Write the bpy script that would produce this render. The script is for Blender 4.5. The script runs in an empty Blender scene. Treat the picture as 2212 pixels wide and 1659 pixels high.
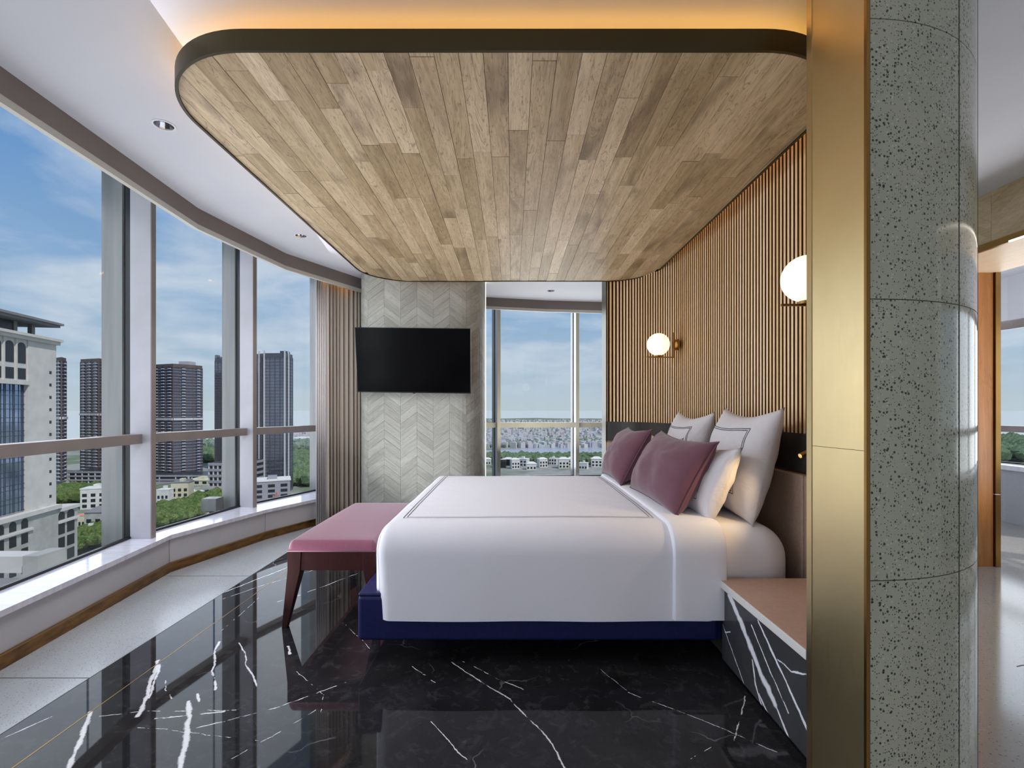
import bpy, bmesh, math, random
from math import sin, cos, pi, radians, sqrt, atan2
from mathutils import Vector, Matrix, noise, geometry
random.seed(7)
SC = bpy.context.scene
C = bpy.context.collection

# ------------------------------------------------------------------ camera
F, CX, HZ, EYE = 1045.0, 1106.0, 885.0, 1.22          # focal length / centre / eye line of the 2212x1659 frame, eye height in m
cam = bpy.data.cameras.new('camera'); cam.sensor_width = 36; cam.lens = F / 2212 * 36
cam.shift_y = (HZ - 829.5) / 2212; cam.clip_start = 0.05; cam.clip_end = 60000
co = bpy.data.objects.new('camera', cam); C.objects.link(co)
co.location = (0, 0, EYE); co.rotation_euler = (pi / 2, 0, 0); SC.camera = co

def s2l(c): return c / 12.92 if c <= 0.04045 else ((c + 0.055) / 1.055) ** 2.4
def rgb(r, g, b): return (s2l(r / 255), s2l(g / 255), s2l(b / 255), 1)

# ------------------------------------------------------------------ view + world + lights
SC.view_settings.view_transform = 'Standard'; SC.view_settings.look = 'None'
SC.view_settings.exposure = 0.0; SC.view_settings.gamma = 1.0; SC.view_settings.use_curve_mapping = False

w = bpy.data.worlds.new('sky'); SC.world = w; w.use_nodes = True
nt = w.node_tree; nt.nodes.clear()
def N(t, **k):
    n = nt.nodes.new(t)
    for a, b in k.items(): setattr(n, a, b)
    return n
tc = N('ShaderNodeTexCoord'); sp = N('ShaderNodeSeparateXYZ'); nt.links.new(tc.outputs['Generated'], sp.inputs[0])
ramp = N('ShaderNodeValToRGB'); nt.links.new(sp.outputs['Z'], ramp.inputs[0])
cr = ramp.color_ramp
cr.elements[0].position = 0.0; cr.elements[0].color = rgb(192, 206, 214)
cr.elements[1].position = 1.0; cr.elements[1].color = rgb(70, 125, 185)
for p, c in ((0.06, rgb(178, 199, 217)), (0.2, rgb(144, 178, 214)), (0.42, rgb(96, 148, 206))):
    e = cr.elements.new(p); e.color = c
# clouds: noise on a plane high above (direction / height)
ad = N('ShaderNodeMath', operation='ADD'); nt.links.new(sp.outputs['Z'], ad.inputs[0]); ad.inputs[1].default_value = 0.16
vd = N('ShaderNodeVectorMath', operation='DIVIDE'); cb = N('ShaderNodeCombineXYZ')
for i in range(3): nt.links.new(ad.outputs[0], cb.inputs[i])
nt.links.new(tc.outputs['Generated'], vd.inputs[0]); nt.links.new(cb.outputs[0], vd.inputs[1])
nz = N('ShaderNodeTexNoise'); nt.links.new(vd.outputs[0], nz.inputs['Vector'])
nz.inputs['Scale'].default_value = 1.25; nz.inputs['Detail'].default_value = 9; nz.inputs['Roughness'].default_value = 0.56
nz.inputs['Distortion'].default_value = 0.35
mr = N('ShaderNodeMapRange'); mr.inputs['From Min'].default_value = 0.42; mr.inputs['From Max'].default_value = 0.62
mr.inputs['To Max'].default_value = 0.78; nt.links.new(nz.outputs[0], mr.inputs['Value'])
fd = N('ShaderNodeMapRange'); fd.inputs['From Min'].default_value = 0.0; fd.inputs['From Max'].default_value = 0.12
nt.links.new(sp.outputs['Z'], fd.inputs['Value'])
mm = N('ShaderNodeMath', operation='MULTIPLY'); nt.links.new(mr.outputs[0], mm.inputs[0]); nt.links.new(fd.outputs[0], mm.inputs[1])
mx = N('ShaderNodeMix', data_type='RGBA'); nt.links.new(mm.outputs[0], mx.inputs[0])
nt.links.new(ramp.outputs[0], mx.inputs[6]); mx.inputs[7].default_value = rgb(212, 222, 234)
bg = N('ShaderNodeBackground'); bg.inputs['Strength'].default_value = 1.0
wo = N('ShaderNodeOutputWorld'); nt.links.new(mx.outputs[2], bg.inputs[0]); nt.links.new(bg.outputs[0], wo.inputs[0])

def light(name, kind, loc, energy, color=(1, 1, 1), rot=None, aim=None, **k):
    l = bpy.data.lights.new(name, kind); l.energy = energy; l.color = color
    for a, b in k.items(): setattr(l, a, b)
    o = bpy.data.objects.new(name, l); o.location = loc
    if aim: o.rotation_euler = (Vector(aim) - Vector(loc)).to_track_quat('-Z', 'Y').to_euler()
    if rot: o.rotation_euler = rot
    C.objects.link(o); return o
light('sun', 'SUN', (0, 0, 50), 2.8, (1, 0.96, 0.9), aim=(-30, 26, 0), angle=radians(1.5))
light('fill_behind', 'AREA', (-0.6, -2.6, 2.2), 18, (0.97, 0.97, 1.0), aim=(0.0, 4.5, 1.0), shape='RECTANGLE', size=3.0, size_y=1.6)  # added fill behind the camera, not a lamp of the room
light('fill_up', 'AREA', (-0.5, -1.6, 0.4), 24, (0.95, 0.96, 1.0), aim=(-0.3, 3.6, 3.6), shape='RECTANGLE', size=3.0, size_y=1.2)  # added upward fill to brighten canopy and ceiling
light('fill_low', 'AREA', (-1.45, 3.4, 0.3), 36, (0.93, 0.95, 1.0), aim=(0.25, 3.2, 2.6), shape='RECTANGLE', size=2.6, size_y=0.5)  # added unseen fill lifting the canopy underside
light('fill_down', 'AREA', (-1.68, 2.9, 2.5), 56, (0.90, 0.93, 1.0), aim=(-0.3, 3.1, 0.5), shape='RECTANGLE', size=3.0, size_y=0.8)  # added unseen overhead fill for the duvet top and pillows
light('fill_right', 'AREA', (4.4, 3.0, 0.9), 40, (0.97, 0.97, 1.0), aim=(3.0, 3.2, 2.6), shape='RECTANGLE', size=2.0, size_y=1.0)  # added fill to brighten the right-hand room
light('fill_far', 'AREA', (0.35, 6.05, 0.6), 14, (1.0, 0.97, 0.92), aim=(0.35, 5.9, 2.6), shape='RECTANGLE', size=1.1, size_y=0.5)  # added fill to brighten the ceiling by the far window
for o_ in ('fill_behind', 'fill_up', 'fill_down', 'fill_low', 'fill_right', 'fill_far'): bpy.data.objects[o_].visible_glossy = False; bpy.data.objects[o_].visible_camera = False
# added lamps boosting each bay's daylight: (bay ends) -> unseen panel just outside the glass
for (xa, ya), (xb, yb), e_ in (((-2.25, 0.0), (-2.6, 2.15), 18), ((-2.63, 2.20), (-2.793, 3.546), 17), ((-2.793, 3.546), (-2.636, 4.70), 15), ((-2.636, 4.70), (-2.25, 5.68), 14),
                               ((-0.215, 6.75), (0.895, 6.85), 26), ((0.895, 6.85), (2.05, 6.9), 20), ((5.45, 6.35), (5.62, 4.9), 26), ((5.62, 4.9), (5.62, 4.1), 14), ((5.62, 4.1), (5.5, 2.9), 18), ((5.5, 2.9), (5.3, 1.7), 16)):
    L_ = math.hypot(xb-xa, yb-ya); nx_, ny_ = (yb-ya)/L_, -(xb-xa)/L_; mx_, my_ = (xa+xb)/2 - nx_*0.32, (ya+yb)/2 - ny_*0.32
    o_ = light('bay_fill_panel', 'AREA', (mx_, my_, 1.55), e_, (0.92, 0.95, 1.0), aim=(mx_+nx_, my_+ny_, 1.55), shape='RECTANGLE', size=L_*1.05, size_y=2.4); o_.visible_camera = False

# ------------------------------------------------------------------ pixel -> world helpers (true perspective of a level camera)
def at(px, py, Y): return Vector(((px - CX) / F * Y, Y, EYE - (py - HZ) / F * Y))
def onz(px, py, z):                      # point of the horizontal plane at height z
    Y = (EYE - z) * F / (py - HZ); return Vector(((px - CX) / F * Y, Y, z))
GZ = EYE - 70.0                           # street level
def gnd(px, py, z=GZ): return onz(px, py, z)

# ------------------------------------------------------------------ materials
MATS = {}
def mat(name, color=(0.8, 0.8, 0.8, 1), rough=0.5, metal=0.0, spec=0.5, coat=0.0, emit=None, estr=0, sheen=0.0):
    m = bpy.data.materials.new(name); m.use_nodes = True; b = m.node_tree.nodes['Principled BSDF']
    b.inputs['Base Color'].default_value = color; b.inputs['Roughness'].default_value = rough
    b.inputs['Metallic'].default_value = metal; b.inputs['Specular IOR Level'].default_value = spec
    b.inputs['Coat Weight'].default_value = coat; b.inputs['Coat Roughness'].default_value = 0.03
    b.inputs['Sheen Weight'].default_value = sheen
    if emit: b.inputs['Emission Color'].default_value = emit; b.inputs['Emission Strength'].default_value = estr
    MATS[name] = m; return m
class NT:
    def __init__(s, m): s.t = m.node_tree; s.b = s.t.nodes['Principled BSDF']
    def n(s, t, ins=None, **k):
        n = s.t.nodes.new(t)
        for a, b in k.items(): setattr(n, a, b)
        for a, b in (ins or {}).items():
            if isinstance(b, bpy.types.NodeSocket): s.t.links.new(b, n.inputs[a])
            else: n.inputs[a].default_value = b
        return n
    def link(s, a, b): s.t.links.new(a, b)
    def pos(s): return s.n('ShaderNodeNewGeometry').outputs['Position']
    def math(s, op, a, b=0.0, clamp=False): return s.n('ShaderNodeMath', {0: a, 1: b}, operation=op, use_clamp=clamp).outputs[0]
    def vm(s, op, a, b): return s.n('ShaderNodeVectorMath', {0: a, 1: b}, operation=op).outputs[0]
    def noise(s, v, scale, det=4, rough=0.5, dist=0.0):
        return s.n('ShaderNodeTexNoise', {'Vector': v, 'Scale': scale, 'Detail': det, 'Roughness': rough, 'Distortion': dist})
    def rng(s, v, a, b, c=0.0, d=1.0): return s.n('ShaderNodeMapRange', {'Value': v, 1: a, 2: b, 3: c, 4: d}).outputs[0]
    def mix(s, f, a, b, blend='MIX'):
        n = s.n('ShaderNodeMix', data_type='RGBA', blend_type=blend)
        for i, v in ((0, f), (6, a), (7, b)):
            if isinstance(v, bpy.types.NodeSocket): s.link(v, n.inputs[i])
            else: n.inputs[i].default_value = v
        return n.outputs[2]
    def scale(s, v, x, y, z, rot=(0, 0, 0)):
        n = s.n('ShaderNodeMapping', {'Vector': v}); n.inputs['Scale'].default_value = (x, y, z); n.inputs['Rotation'].default_value = rot; return n.outputs[0]
    def base(s, c): s.link(c, s.b.inputs['Base Color'])
    def bump(s, h, strength, dist=0.01): s.link(s.n('ShaderNodeBump', {'Height': h, 'Strength': strength, 'Distance': dist}).outputs[0], s.b.inputs['Normal'])

def noisy(name, c1, c2, scale=8, rough=0.5, stretch=(1, 1, 1), bump=0, **k):
    m = mat(name, c1, rough, **k); t = NT(m)
    v = t.scale(t.pos(), *stretch); nn = t.noise(v, scale, 5)
    t.base(t.mix(t.rng(nn.outputs[0], 0.35, 0.65), c1, c2))
    if bump: t.bump(nn.outputs[0], bump, 0.004)
    return m
M_white = noisy('white_plaster', rgb(228, 228, 232), rgb(222, 222, 227), 3, 0.7)
M_ceil = noisy('ceiling_paint', rgb(214, 214, 220), rgb(209, 209, 216), 2, 0.8)
M_fascia = noisy('taupe_fascia', rgb(128, 118, 112), rgb(122, 113, 108), 3, 0.6)
M_lip = mat('pale_lip', rgb(196, 192, 182), 0.5)
M_frame = noisy('white_frame_metal', rgb(194, 191, 198), rgb(186, 184, 190), 5, 0.35)
M_bar = noisy('taupe_frame_metal', rgb(150, 138, 132), rgb(140, 130, 126), 5, 0.35)
M_barback = noisy('lifted_grey_green_frame', rgb(196, 194, 176), rgb(188, 186, 168), 5, 0.35)  # grey-green far frames, lightened in the colour against backlighting
M_gasket = mat('black_gasket', rgb(18, 18, 18), 0.4)
M_extfin = noisy('grey_exterior_metal', rgb(142, 142, 140), rgb(122, 123, 123), 2, 0.45, (6, 6, 0.4))
M_sillm = noisy('white_sill_stone', rgb(232, 230, 240), rgb(214, 212, 224), 5, 0.12, (1, 6, 1), spec=0.6)
M_sillw = noisy('sill_wall_paint', rgb(196, 193, 196), rgb(188, 186, 190), 2, 0.4)
M_bronze = noisy('bronze_baseboard', rgb(150, 108, 62), rgb(112, 78, 46), 9, 0.32, (1, 1, 4), metal=0.75)
M_blackplinth = mat('black_plinth', rgb(10, 10, 11), 0.3)

def glass_mat():
    m = bpy.data.materials.new('window_glass'); m.use_nodes = True; t = m.node_tree; t.nodes.clear()
    o = t.nodes.new('ShaderNodeOutputMaterial'); mx = t.nodes.new('ShaderNodeMixShader')
    tr = t.nodes.new('ShaderNodeBsdfTransparent'); tr.inputs[0].default_value = (0.975, 0.985, 0.985, 1)
    gl = t.nodes.new('ShaderNodeBsdfGlossy'); gl.inputs['Roughness'].default_value = 0.0
    lw_ = t.nodes.new('ShaderNodeLayerWeight'); lw_.inputs[0].default_value = 0.5
    pw_ = t.nodes.new('ShaderNodeMath'); pw_.operation = 'POWER'; pw_.inputs[1].default_value = 5; t.links.new(lw_.outputs['Facing'], pw_.inputs[0])
    ma_ = t.nodes.new('ShaderNodeMath'); ma_.operation = 'MULTIPLY_ADD'; ma_.inputs[1].default_value = 0.35; ma_.inputs[2].default_value = 0.02; t.links.new(pw_.outputs[0], ma_.inputs[0])
    t.links.new(ma_.outputs[0], mx.inputs[0]); t.links.new(tr.outputs[0], mx.inputs[1]); t.links.new(gl.outputs[0], mx.inputs[2])
    t.links.new(mx.outputs[0], o.inputs[0]); return m
M_glass = glass_mat()

# --- stone with traced veins
def veins(t, P, segs, warp_scale=5, warp=0.03):
    nn = t.noise(P, warp_scale, 5, 0.65)
    off = t.vm('SUBTRACT', nn.outputs['Color'], (0.5, 0.5, 0.5))
    off = t.n('ShaderNodeVectorMath', {0: off, 'Scale': warp}, operation='SCALE').outputs[0]
    Q = t.vm('ADD', P, off); acc = None
    br = t.rng(t.noise(P, 16, 3, 0.6).outputs[0], 0.3, 0.62, 0.6, 1.3)
    for a, b, wd in segs:
        a, b = Vector(a), Vector(b); ba = b - a
        pa = t.vm('SUBTRACT', Q, tuple(a))
        h = t.math('MULTIPLY', t.n('ShaderNodeVectorMath', {0: pa, 1: tuple(ba)}, operation='DOT_PRODUCT').outputs['Value'], 1 / ba.length_squared, True)
        pr = t.n('ShaderNodeVectorMath', {0: tuple(ba)}, operation='SCALE'); t.link(h, pr.inputs['Scale'])
        d = t.n('ShaderNodeVectorMath', {0: t.vm('SUBTRACT', pa, pr.outputs[0])}, operation='LENGTH').outputs['Value']
        q = t.math('MULTIPLY', d, 1 / wd)
        acc = q if acc is None else t.math('MINIMUM', acc, q)
    acc = t.math('DIVIDE', acc, br)
    return t.rng(acc, 1.25, 0.6)
def marble(name, base1, base2, rough=0.03):
    m = mat(name, base1, rough, spec=0.26); t = NT(m); P = t.pos()
    c1 = t.noise(P, 1.6, 8, 0.65, 0.8); c2 = t.noise(P, 14, 6, 0.7, 1.2)
    col = t.mix(t.rng(c1.outputs[0], 0.35, 0.65), base1, base2)
    col = t.mix(t.rng(c2.outputs[0], 0.52, 0.7, 0, 0.4), col, rgb(78, 78, 80))
    return m, t, P, col
floor_veins_px = [
 [(192,1539),(184,1570),(152,1657),.012],[(343,1427),(322,1480),(318,1505),(296,1548),.013],[(345,1435),(334,1470),(322,1508),.009],
 [(407,1516),(410,1548),(400,1595),(396,1624),(389,1659),.014],[(472,1386),(463,1411),(461,1454),(465,1490),.008],
 [(517,1389),(528,1407),(530,1433),(546,1454),(553,1483),.006],[(213,1548),(307,1537),(510,1534),.003],[(336,1552),(410,1545),(485,1536),.005],
 [(419,1574),(506,1552),(600,1528),(760,1469),.004],[(973,1430),(1100,1510),(1180,1590),(1222,1659),.005],[(1000,1428),(1075,1466),(1130,1490),.003],
 [(1355,1495),(1450,1530),(1600,1590),(1680,1625),.003],[(1610,1505),(1598,1560),(1583,1600),.004],[(463,1288),(622,1225),.008],[(463,1300),(575,1262),(700,1225),.004],
 [(600,1300),(651,1284),(778,1237),.006],[(622,1395),(626,1412),.008],[(425,1500),(430,1516),.008],[(640,1450),(700,1500),(690,1560),.002],
 [(360,1470),(357,1490),(370,1510),.005],[(890,1440),(950,1480),.003],[(930,1560),(1010,1640),.003],[(1290,1440),(1350,1490),.002],[(0,1596),(110,1550),.004],
 [(1490,1640),(1560,1600),.002],[(300,1570),(560,1600),.002],[(500,1640),(640,1560),(700,1520),.0025],[(740,1345),(800,1400),.002],[(560,1290),(470,1370),.003]]
segs = []
for l in floor_veins_px:
    pts = [onz(x, y, 0) for x, y in l[:-1]]
    segs += [(a, b, l[-1]*0.62) for a, b in zip(pts, pts[1:])]
M_floor, t, P, col = marble('black_marble_floor', rgb(24, 23, 24), rgb(42, 41, 43))
vn = veins(t, P, segs, 7, 0.035)
fine = t.n('ShaderNodeTexVoronoi', {'Vector': t.vm('ADD', P, t.n('ShaderNodeVectorMath', {0: t.noise(P, 3, 4).outputs['Color'], 'Scale': 0.5}, operation='SCALE').outputs[0]), 'Scale': 1.3}, feature='DISTANCE_TO_EDGE').outputs[0]
fine = t.math('MULTIPLY', t.rng(fine, 0.006, 0.001), t.rng(t.noise(P, 2.2, 3).outputs[0], 0.54, 0.68, 0, 0.35))
t.base(t.mix(t.math('MAXIMUM', vn, fine), col, rgb(226, 224, 226)))
ns_px = [[(1575,1286),(1599,1341),(1623,1401),(1643,1455),(1674,1520),.016],[(1674,1520),(1713,1615),.006],[(1637,1341),(1674,1421),(1716,1514),(1744,1577),.006],
 [(1624,1352),(1664,1452),(1703,1538),.0035],[(1561,1349),(1614,1496),.003],[(1625,1427),(1632,1480),(1651,1543),.006],[(1640,1500),(1669,1564),.005],
 [(1680,1425),(1710,1450),(1744,1457),.003],[(1566,1366),(1577,1366),.003]]
def onx(px, py, X):
    Y = X * F / (px - CX); return Vector((X, Y, EYE - (py - HZ) / F * Y))
segs = []
for l in ns_px:
    pts = [onx(x, y, 1.005) for x, y in l[:-1]]
    segs += [(a, b, l[-1]) for a, b in zip(pts, pts[1:])]
M_nsm, t, P, col = marble('veined_black_marble', rgb(52, 52, 54), rgb(68, 68, 70), 0.18)
t.base(t.mix(veins(t, P, segs, 12, 0.02), col, rgb(236, 236, 240)))
M_band, t, P, col = marble('dark_marble_band', rgb(50, 47, 46), rgb(62, 58, 57), 0.2)
ap = lambda px, py: onx(px, py, 1.48)
t.base(t.mix(veins(t, P, [(ap(1712, 925), ap(1745, 1005), .003), ((1.42, 4.2, 1.06), (1.25, 4.75, 1.0), .003)], 12, 0.02), col, rgb(200, 196, 192)))

def terrazzo(name, base, base2, chip, dens=0.17, scale=60, rough=0.12, chip2=None, spec=0.5):
    m = mat(name, base, rough, spec=spec); t = NT(m); P = t.pos()
    col = t.mix(t.rng(t.noise(P, 1.6, 3).outputs[0], 0.35, 0.65), base, base2)
    for sc, dd, cc in ((scale, dens, chip), (scale * 1.9, dens * 0.9, chip), (scale * 0.8, dens * 0.7, chip2 or base2)):
        vo = t.n('ShaderNodeTexVoronoi', {'Vector': P, 'Scale': sc}); 
        sel = t.math('GREATER_THAN', t.n('ShaderNodeSeparateColor', {0: vo.outputs['Color']}).outputs[0], 0.62)
        mk = t.math('MULTIPLY', t.rng(vo.outputs['Distance'], dd + 0.06, dd), sel)
        col = t.mix(mk, col, cc)
    t.base(col); return m
M_terr_col = terrazzo('green_grey_terrazzo', rgb(174, 175, 156), rgb(162, 164, 146), rgb(58, 60, 58), 0.30, 88, 0.10, rgb(188, 188, 172))
M_terr_floor = terrazzo('pale_terrazzo_floor', rgb(178, 182, 184), rgb(170, 174, 178), rgb(110, 114, 118), 0.2, 110, 0.22, rgb(200, 202, 204))
M_terr_right = terrazzo('grey_terrazzo_floor', rgb(164, 160, 154), rgb(156, 153, 148), rgb(96, 88, 84), 0.18, 70, 0.12, rgb(188, 186, 180), spec=0.6)

def wood(name, c1, c2, c3, axis='Y', rough=0.45, vary=0.5, knots=True, coat=0.0, fine=1.0, rot=None, ring=0.42, nring=14):
    m = mat(name, c1, rough, coat=coat); t = NT(m); P = t.pos()
    oi = t.n('ShaderNodeObjectInfo'); rnd = oi.outputs['Random']
    off = t.n('ShaderNodeCombineXYZ', {0: t.math('MULTIPLY', rnd, 17.3), 1: t.math('MULTIPLY', rnd, 41.7), 2: t.math('MULTIPLY', rnd, 7.7)}).outputs[0]
    Q = t.vm('ADD', P, off)
    if rot: Q = t.n('ShaderNodeVectorRotate', {'Vector': Q, 'Axis': rot[0], 'Angle': radians(rot[1])}).outputs[0]
    s = {'X': (0.18, 2.2, 2.2), 'Y': (2.2, 0.18, 2.2), 'Z': (2.2, 2.2, 0.18)}[axis]
    g1 = t.noise(t.scale(Q, *s), 4.5 * fine, 4, 0.55, 1.4)
    rings = t.math('FRACT', t.math('MULTIPLY', g1.outputs[0], nring))
    rings = t.rng(t.math('ABSOLUTE', t.math('SUBTRACT', rings, 0.5)), 0.0, 0.5)
    s2 = tuple(a * 3 for a in s); g2 = t.noise(t.scale(Q, *s2), 14 * fine, 5, 0.7)
    col = t.mix(t.rng(g1.outputs[0], 0.3, 0.7), c1, c2)
    col = t.mix(t.math('MULTIPLY', t.rng(rings, 0.78, 1.0), ring), col, c3)
    col = t.mix(t.rng(g2.outputs[0], 0.46, 0.72, 0, 0.45), col, c3)
    if knots:
        k = t.noise(t.scale(Q, s[0]*0.6, s[1]*2.2, s[2]*0.6), 3.2, 3, 0.6, 0.6)
        col = t.mix(t.rng(k.outputs[0], 0.55, 0.74, 0, 0.7), col, c3)
    hsv = t.n('ShaderNodeHueSaturation', {'Color': col, 'Value': t.rng(rnd, 0, 1, 1 - 0.32 * vary, 1 + 0.30 * vary), 'Saturation': t.rng(rnd, 0, 1, 1.1, 0.9)})
    t.base(hsv.outputs[0]); t.bump(g2.outputs[0], 0.08, 0.003)
    return m
M_plank = wood('maple_plank', rgb(206, 182, 146), rgb(174, 148, 112), rgb(92, 70, 50), 'Y', 0.5, 0.78, ring=0.62, nring=22)
M_slat = wood('pale_oak_slat', rgb(238, 204, 160), rgb(226, 190, 144), rgb(196, 154, 108), 'Z', 0.5, 0.25, False)
M_slatback = wood('brown_backing', rgb(92, 58, 32), rgb(80, 48, 26), rgb(70, 44, 26), 'Z', 0.6, 0.1, False)
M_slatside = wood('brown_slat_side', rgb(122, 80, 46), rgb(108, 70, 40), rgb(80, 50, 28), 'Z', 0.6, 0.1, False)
M_jamb = wood('orange_oak', rgb(190, 134, 84), rgb(180, 122, 72), rgb(140, 90, 50), 'Z', 0.4, 0.1, True, fine=0.6)
M_soffit = wood('light_oak', rgb(206, 184, 156), rgb(200, 176, 146), rgb(170, 144, 112), 'Y', 0.4, 0.1, False)
cA, cB, cC = rgb(176, 176, 166), rgb(152, 152, 144), rgb(100, 100, 92)
M_chevA = wood('grey_oak_strip', cA, cB, cC, 'X', 0.5, 0.42, False, fine=3.0, rot=((0, 1, 0), 36))
M_chevB = wood('grey_oak_strip_b', cA, cB, cC, 'X', 0.5, 0.42, False, fine=3.0, rot=((0, 1, 0), -36))
M_chev2 = wood('beige_oak_strip', rgb(206, 184, 152), rgb(188, 166, 134), rgb(148, 126, 98), 'Y', 0.5, 0.45, False, fine=2)
M_benchwood = wood('dark_red_wood', rgb(62, 30, 28), rgb(50, 24, 24), rgb(34, 16, 16), 'Z', 0.3, 0.1, False)

def brass(name, c, rough, br=0.0):
    m = mat(name, c, rough, metal=1.0); t = NT(m); P = t.pos()
    n1 = t.noise(t.scale(P, 30, 30, 1.0), 14, 4, 0.6); n2 = t.noise(P, 2.5, 4)
    t.base(t.mix(t.rng(n2.outputs[0], 0.3, 0.7), c, tuple(x * 0.86 for x in c[:3]) + (1,)))
    t.link(t.rng(n1.outputs[0], 0.3, 0.7, rough - 0.03, rough + 0.05), t.b.inputs['Roughness'])
    return m
M_brass = brass('brushed_brass', rgb(232, 208, 158), 0.34)
M_brassd = brass('aged_brass', rgb(176, 138, 82), 0.3)
M_olive = brass('dark_bronze_fascia', rgb(84, 78, 58), 0.38)
M_chrome = mat('chrome', rgb(220, 220, 224), 0.08, 1.0)
def fabric(name, c1, c2, rough=0.9, wv=260, sheen=0.3, wr=0.0, bump=0.15):
    m = mat(name, c1, rough, sheen=sheen, spec=0.2); t = NT(m); P = t.pos()
    a = t.noise(t.scale(P, 1, 1, 12), wv, 2); b = t.noise(t.scale(P, 12, 1, 1), wv, 2)
    f = t.math('MULTIPLY', t.math('ADD', a.outputs[0], b.outputs[0]), 0.5)
    t.base(t.mix(t.rng(f, 0.4, 0.6), c1, c2)); 
    if wr:
        wn = t.noise(P, wr, 4, 0.55, 0.8); t.bump(t.math('ADD', t.math('MULTIPLY', wn.outputs[0], 6), f), bump, 0.004)
    else: t.bump(f, bump, 0.001)
    return m
M_linen = fabric('white_linen', rgb(236, 235, 242), rgb(231, 230, 238), 0.85, 300, 0.15, 5, 0.35)
M_pillow = fabric('white_pillowcase', rgb(232, 228, 232), rgb(226, 222, 226), 0.85, 300, 0.15, 9, 0.7)
M_mauve = fabric('mauve_cushion_cloth', rgb(114, 76, 88), rgb(98, 64, 76), 0.85, 380, 0.3, 0, 0.2)
M_pink = fabric('plum_bench_cloth', rgb(146, 88, 106), rgb(118, 66, 84), 0.8, 220, 0.5)
M_stitch = mat('navy_stitching', rgb(44, 44, 62), 0.8)
M_curtain = mat('taupe_curtain_cloth', rgb(172, 160, 147), 0.9, sheen=0.2)
M_sheer = mat('sheer_cloth', rgb(210, 206, 204), 0.9)
M_blue = noisy('navy_leather', rgb(32, 37, 84), rgb(26, 30, 72), 40, 0.32, bump=0.05)
M_leather = noisy('taupe_leather', rgb(172, 148, 130), rgb(162, 138, 120), 60, 0.45, bump=0.05)
M_nstop = noisy('tan_leather_top', rgb(196, 164, 144), rgb(189, 156, 136), 50, 0.45, bump=0.04)
M_nsedge = mat('pale_edge', rgb(214, 212, 208), 0.4)
M_black = mat('black_plastic', rgb(20, 20, 21), 0.35)
M_screen = mat('tv_screen', rgb(4, 4, 5), 0.18, spec=0.25)
M_globe = mat('opal_glass', rgb(255, 250, 225), 0.4, emit=(1.0, 0.80, 0.50, 1), estr=1.35)
M_led = mat('amber_led', rgb(255, 200, 120), 0.5, emit=(1.0, 0.50, 0.09, 1), estr=13)
M_ledw = mat('white_led', rgb(255, 240, 220), 0.5, emit=(1.0, 0.93, 0.80, 1), estr=3.0)
M_ledc = mat('soft_led', rgb(255, 240, 220), 0.5, emit=(1.0, 0.90, 0.72, 1), estr=2.0)
M_joint = mat('dark_joint', rgb(70, 74, 68), 0.5)

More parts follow.
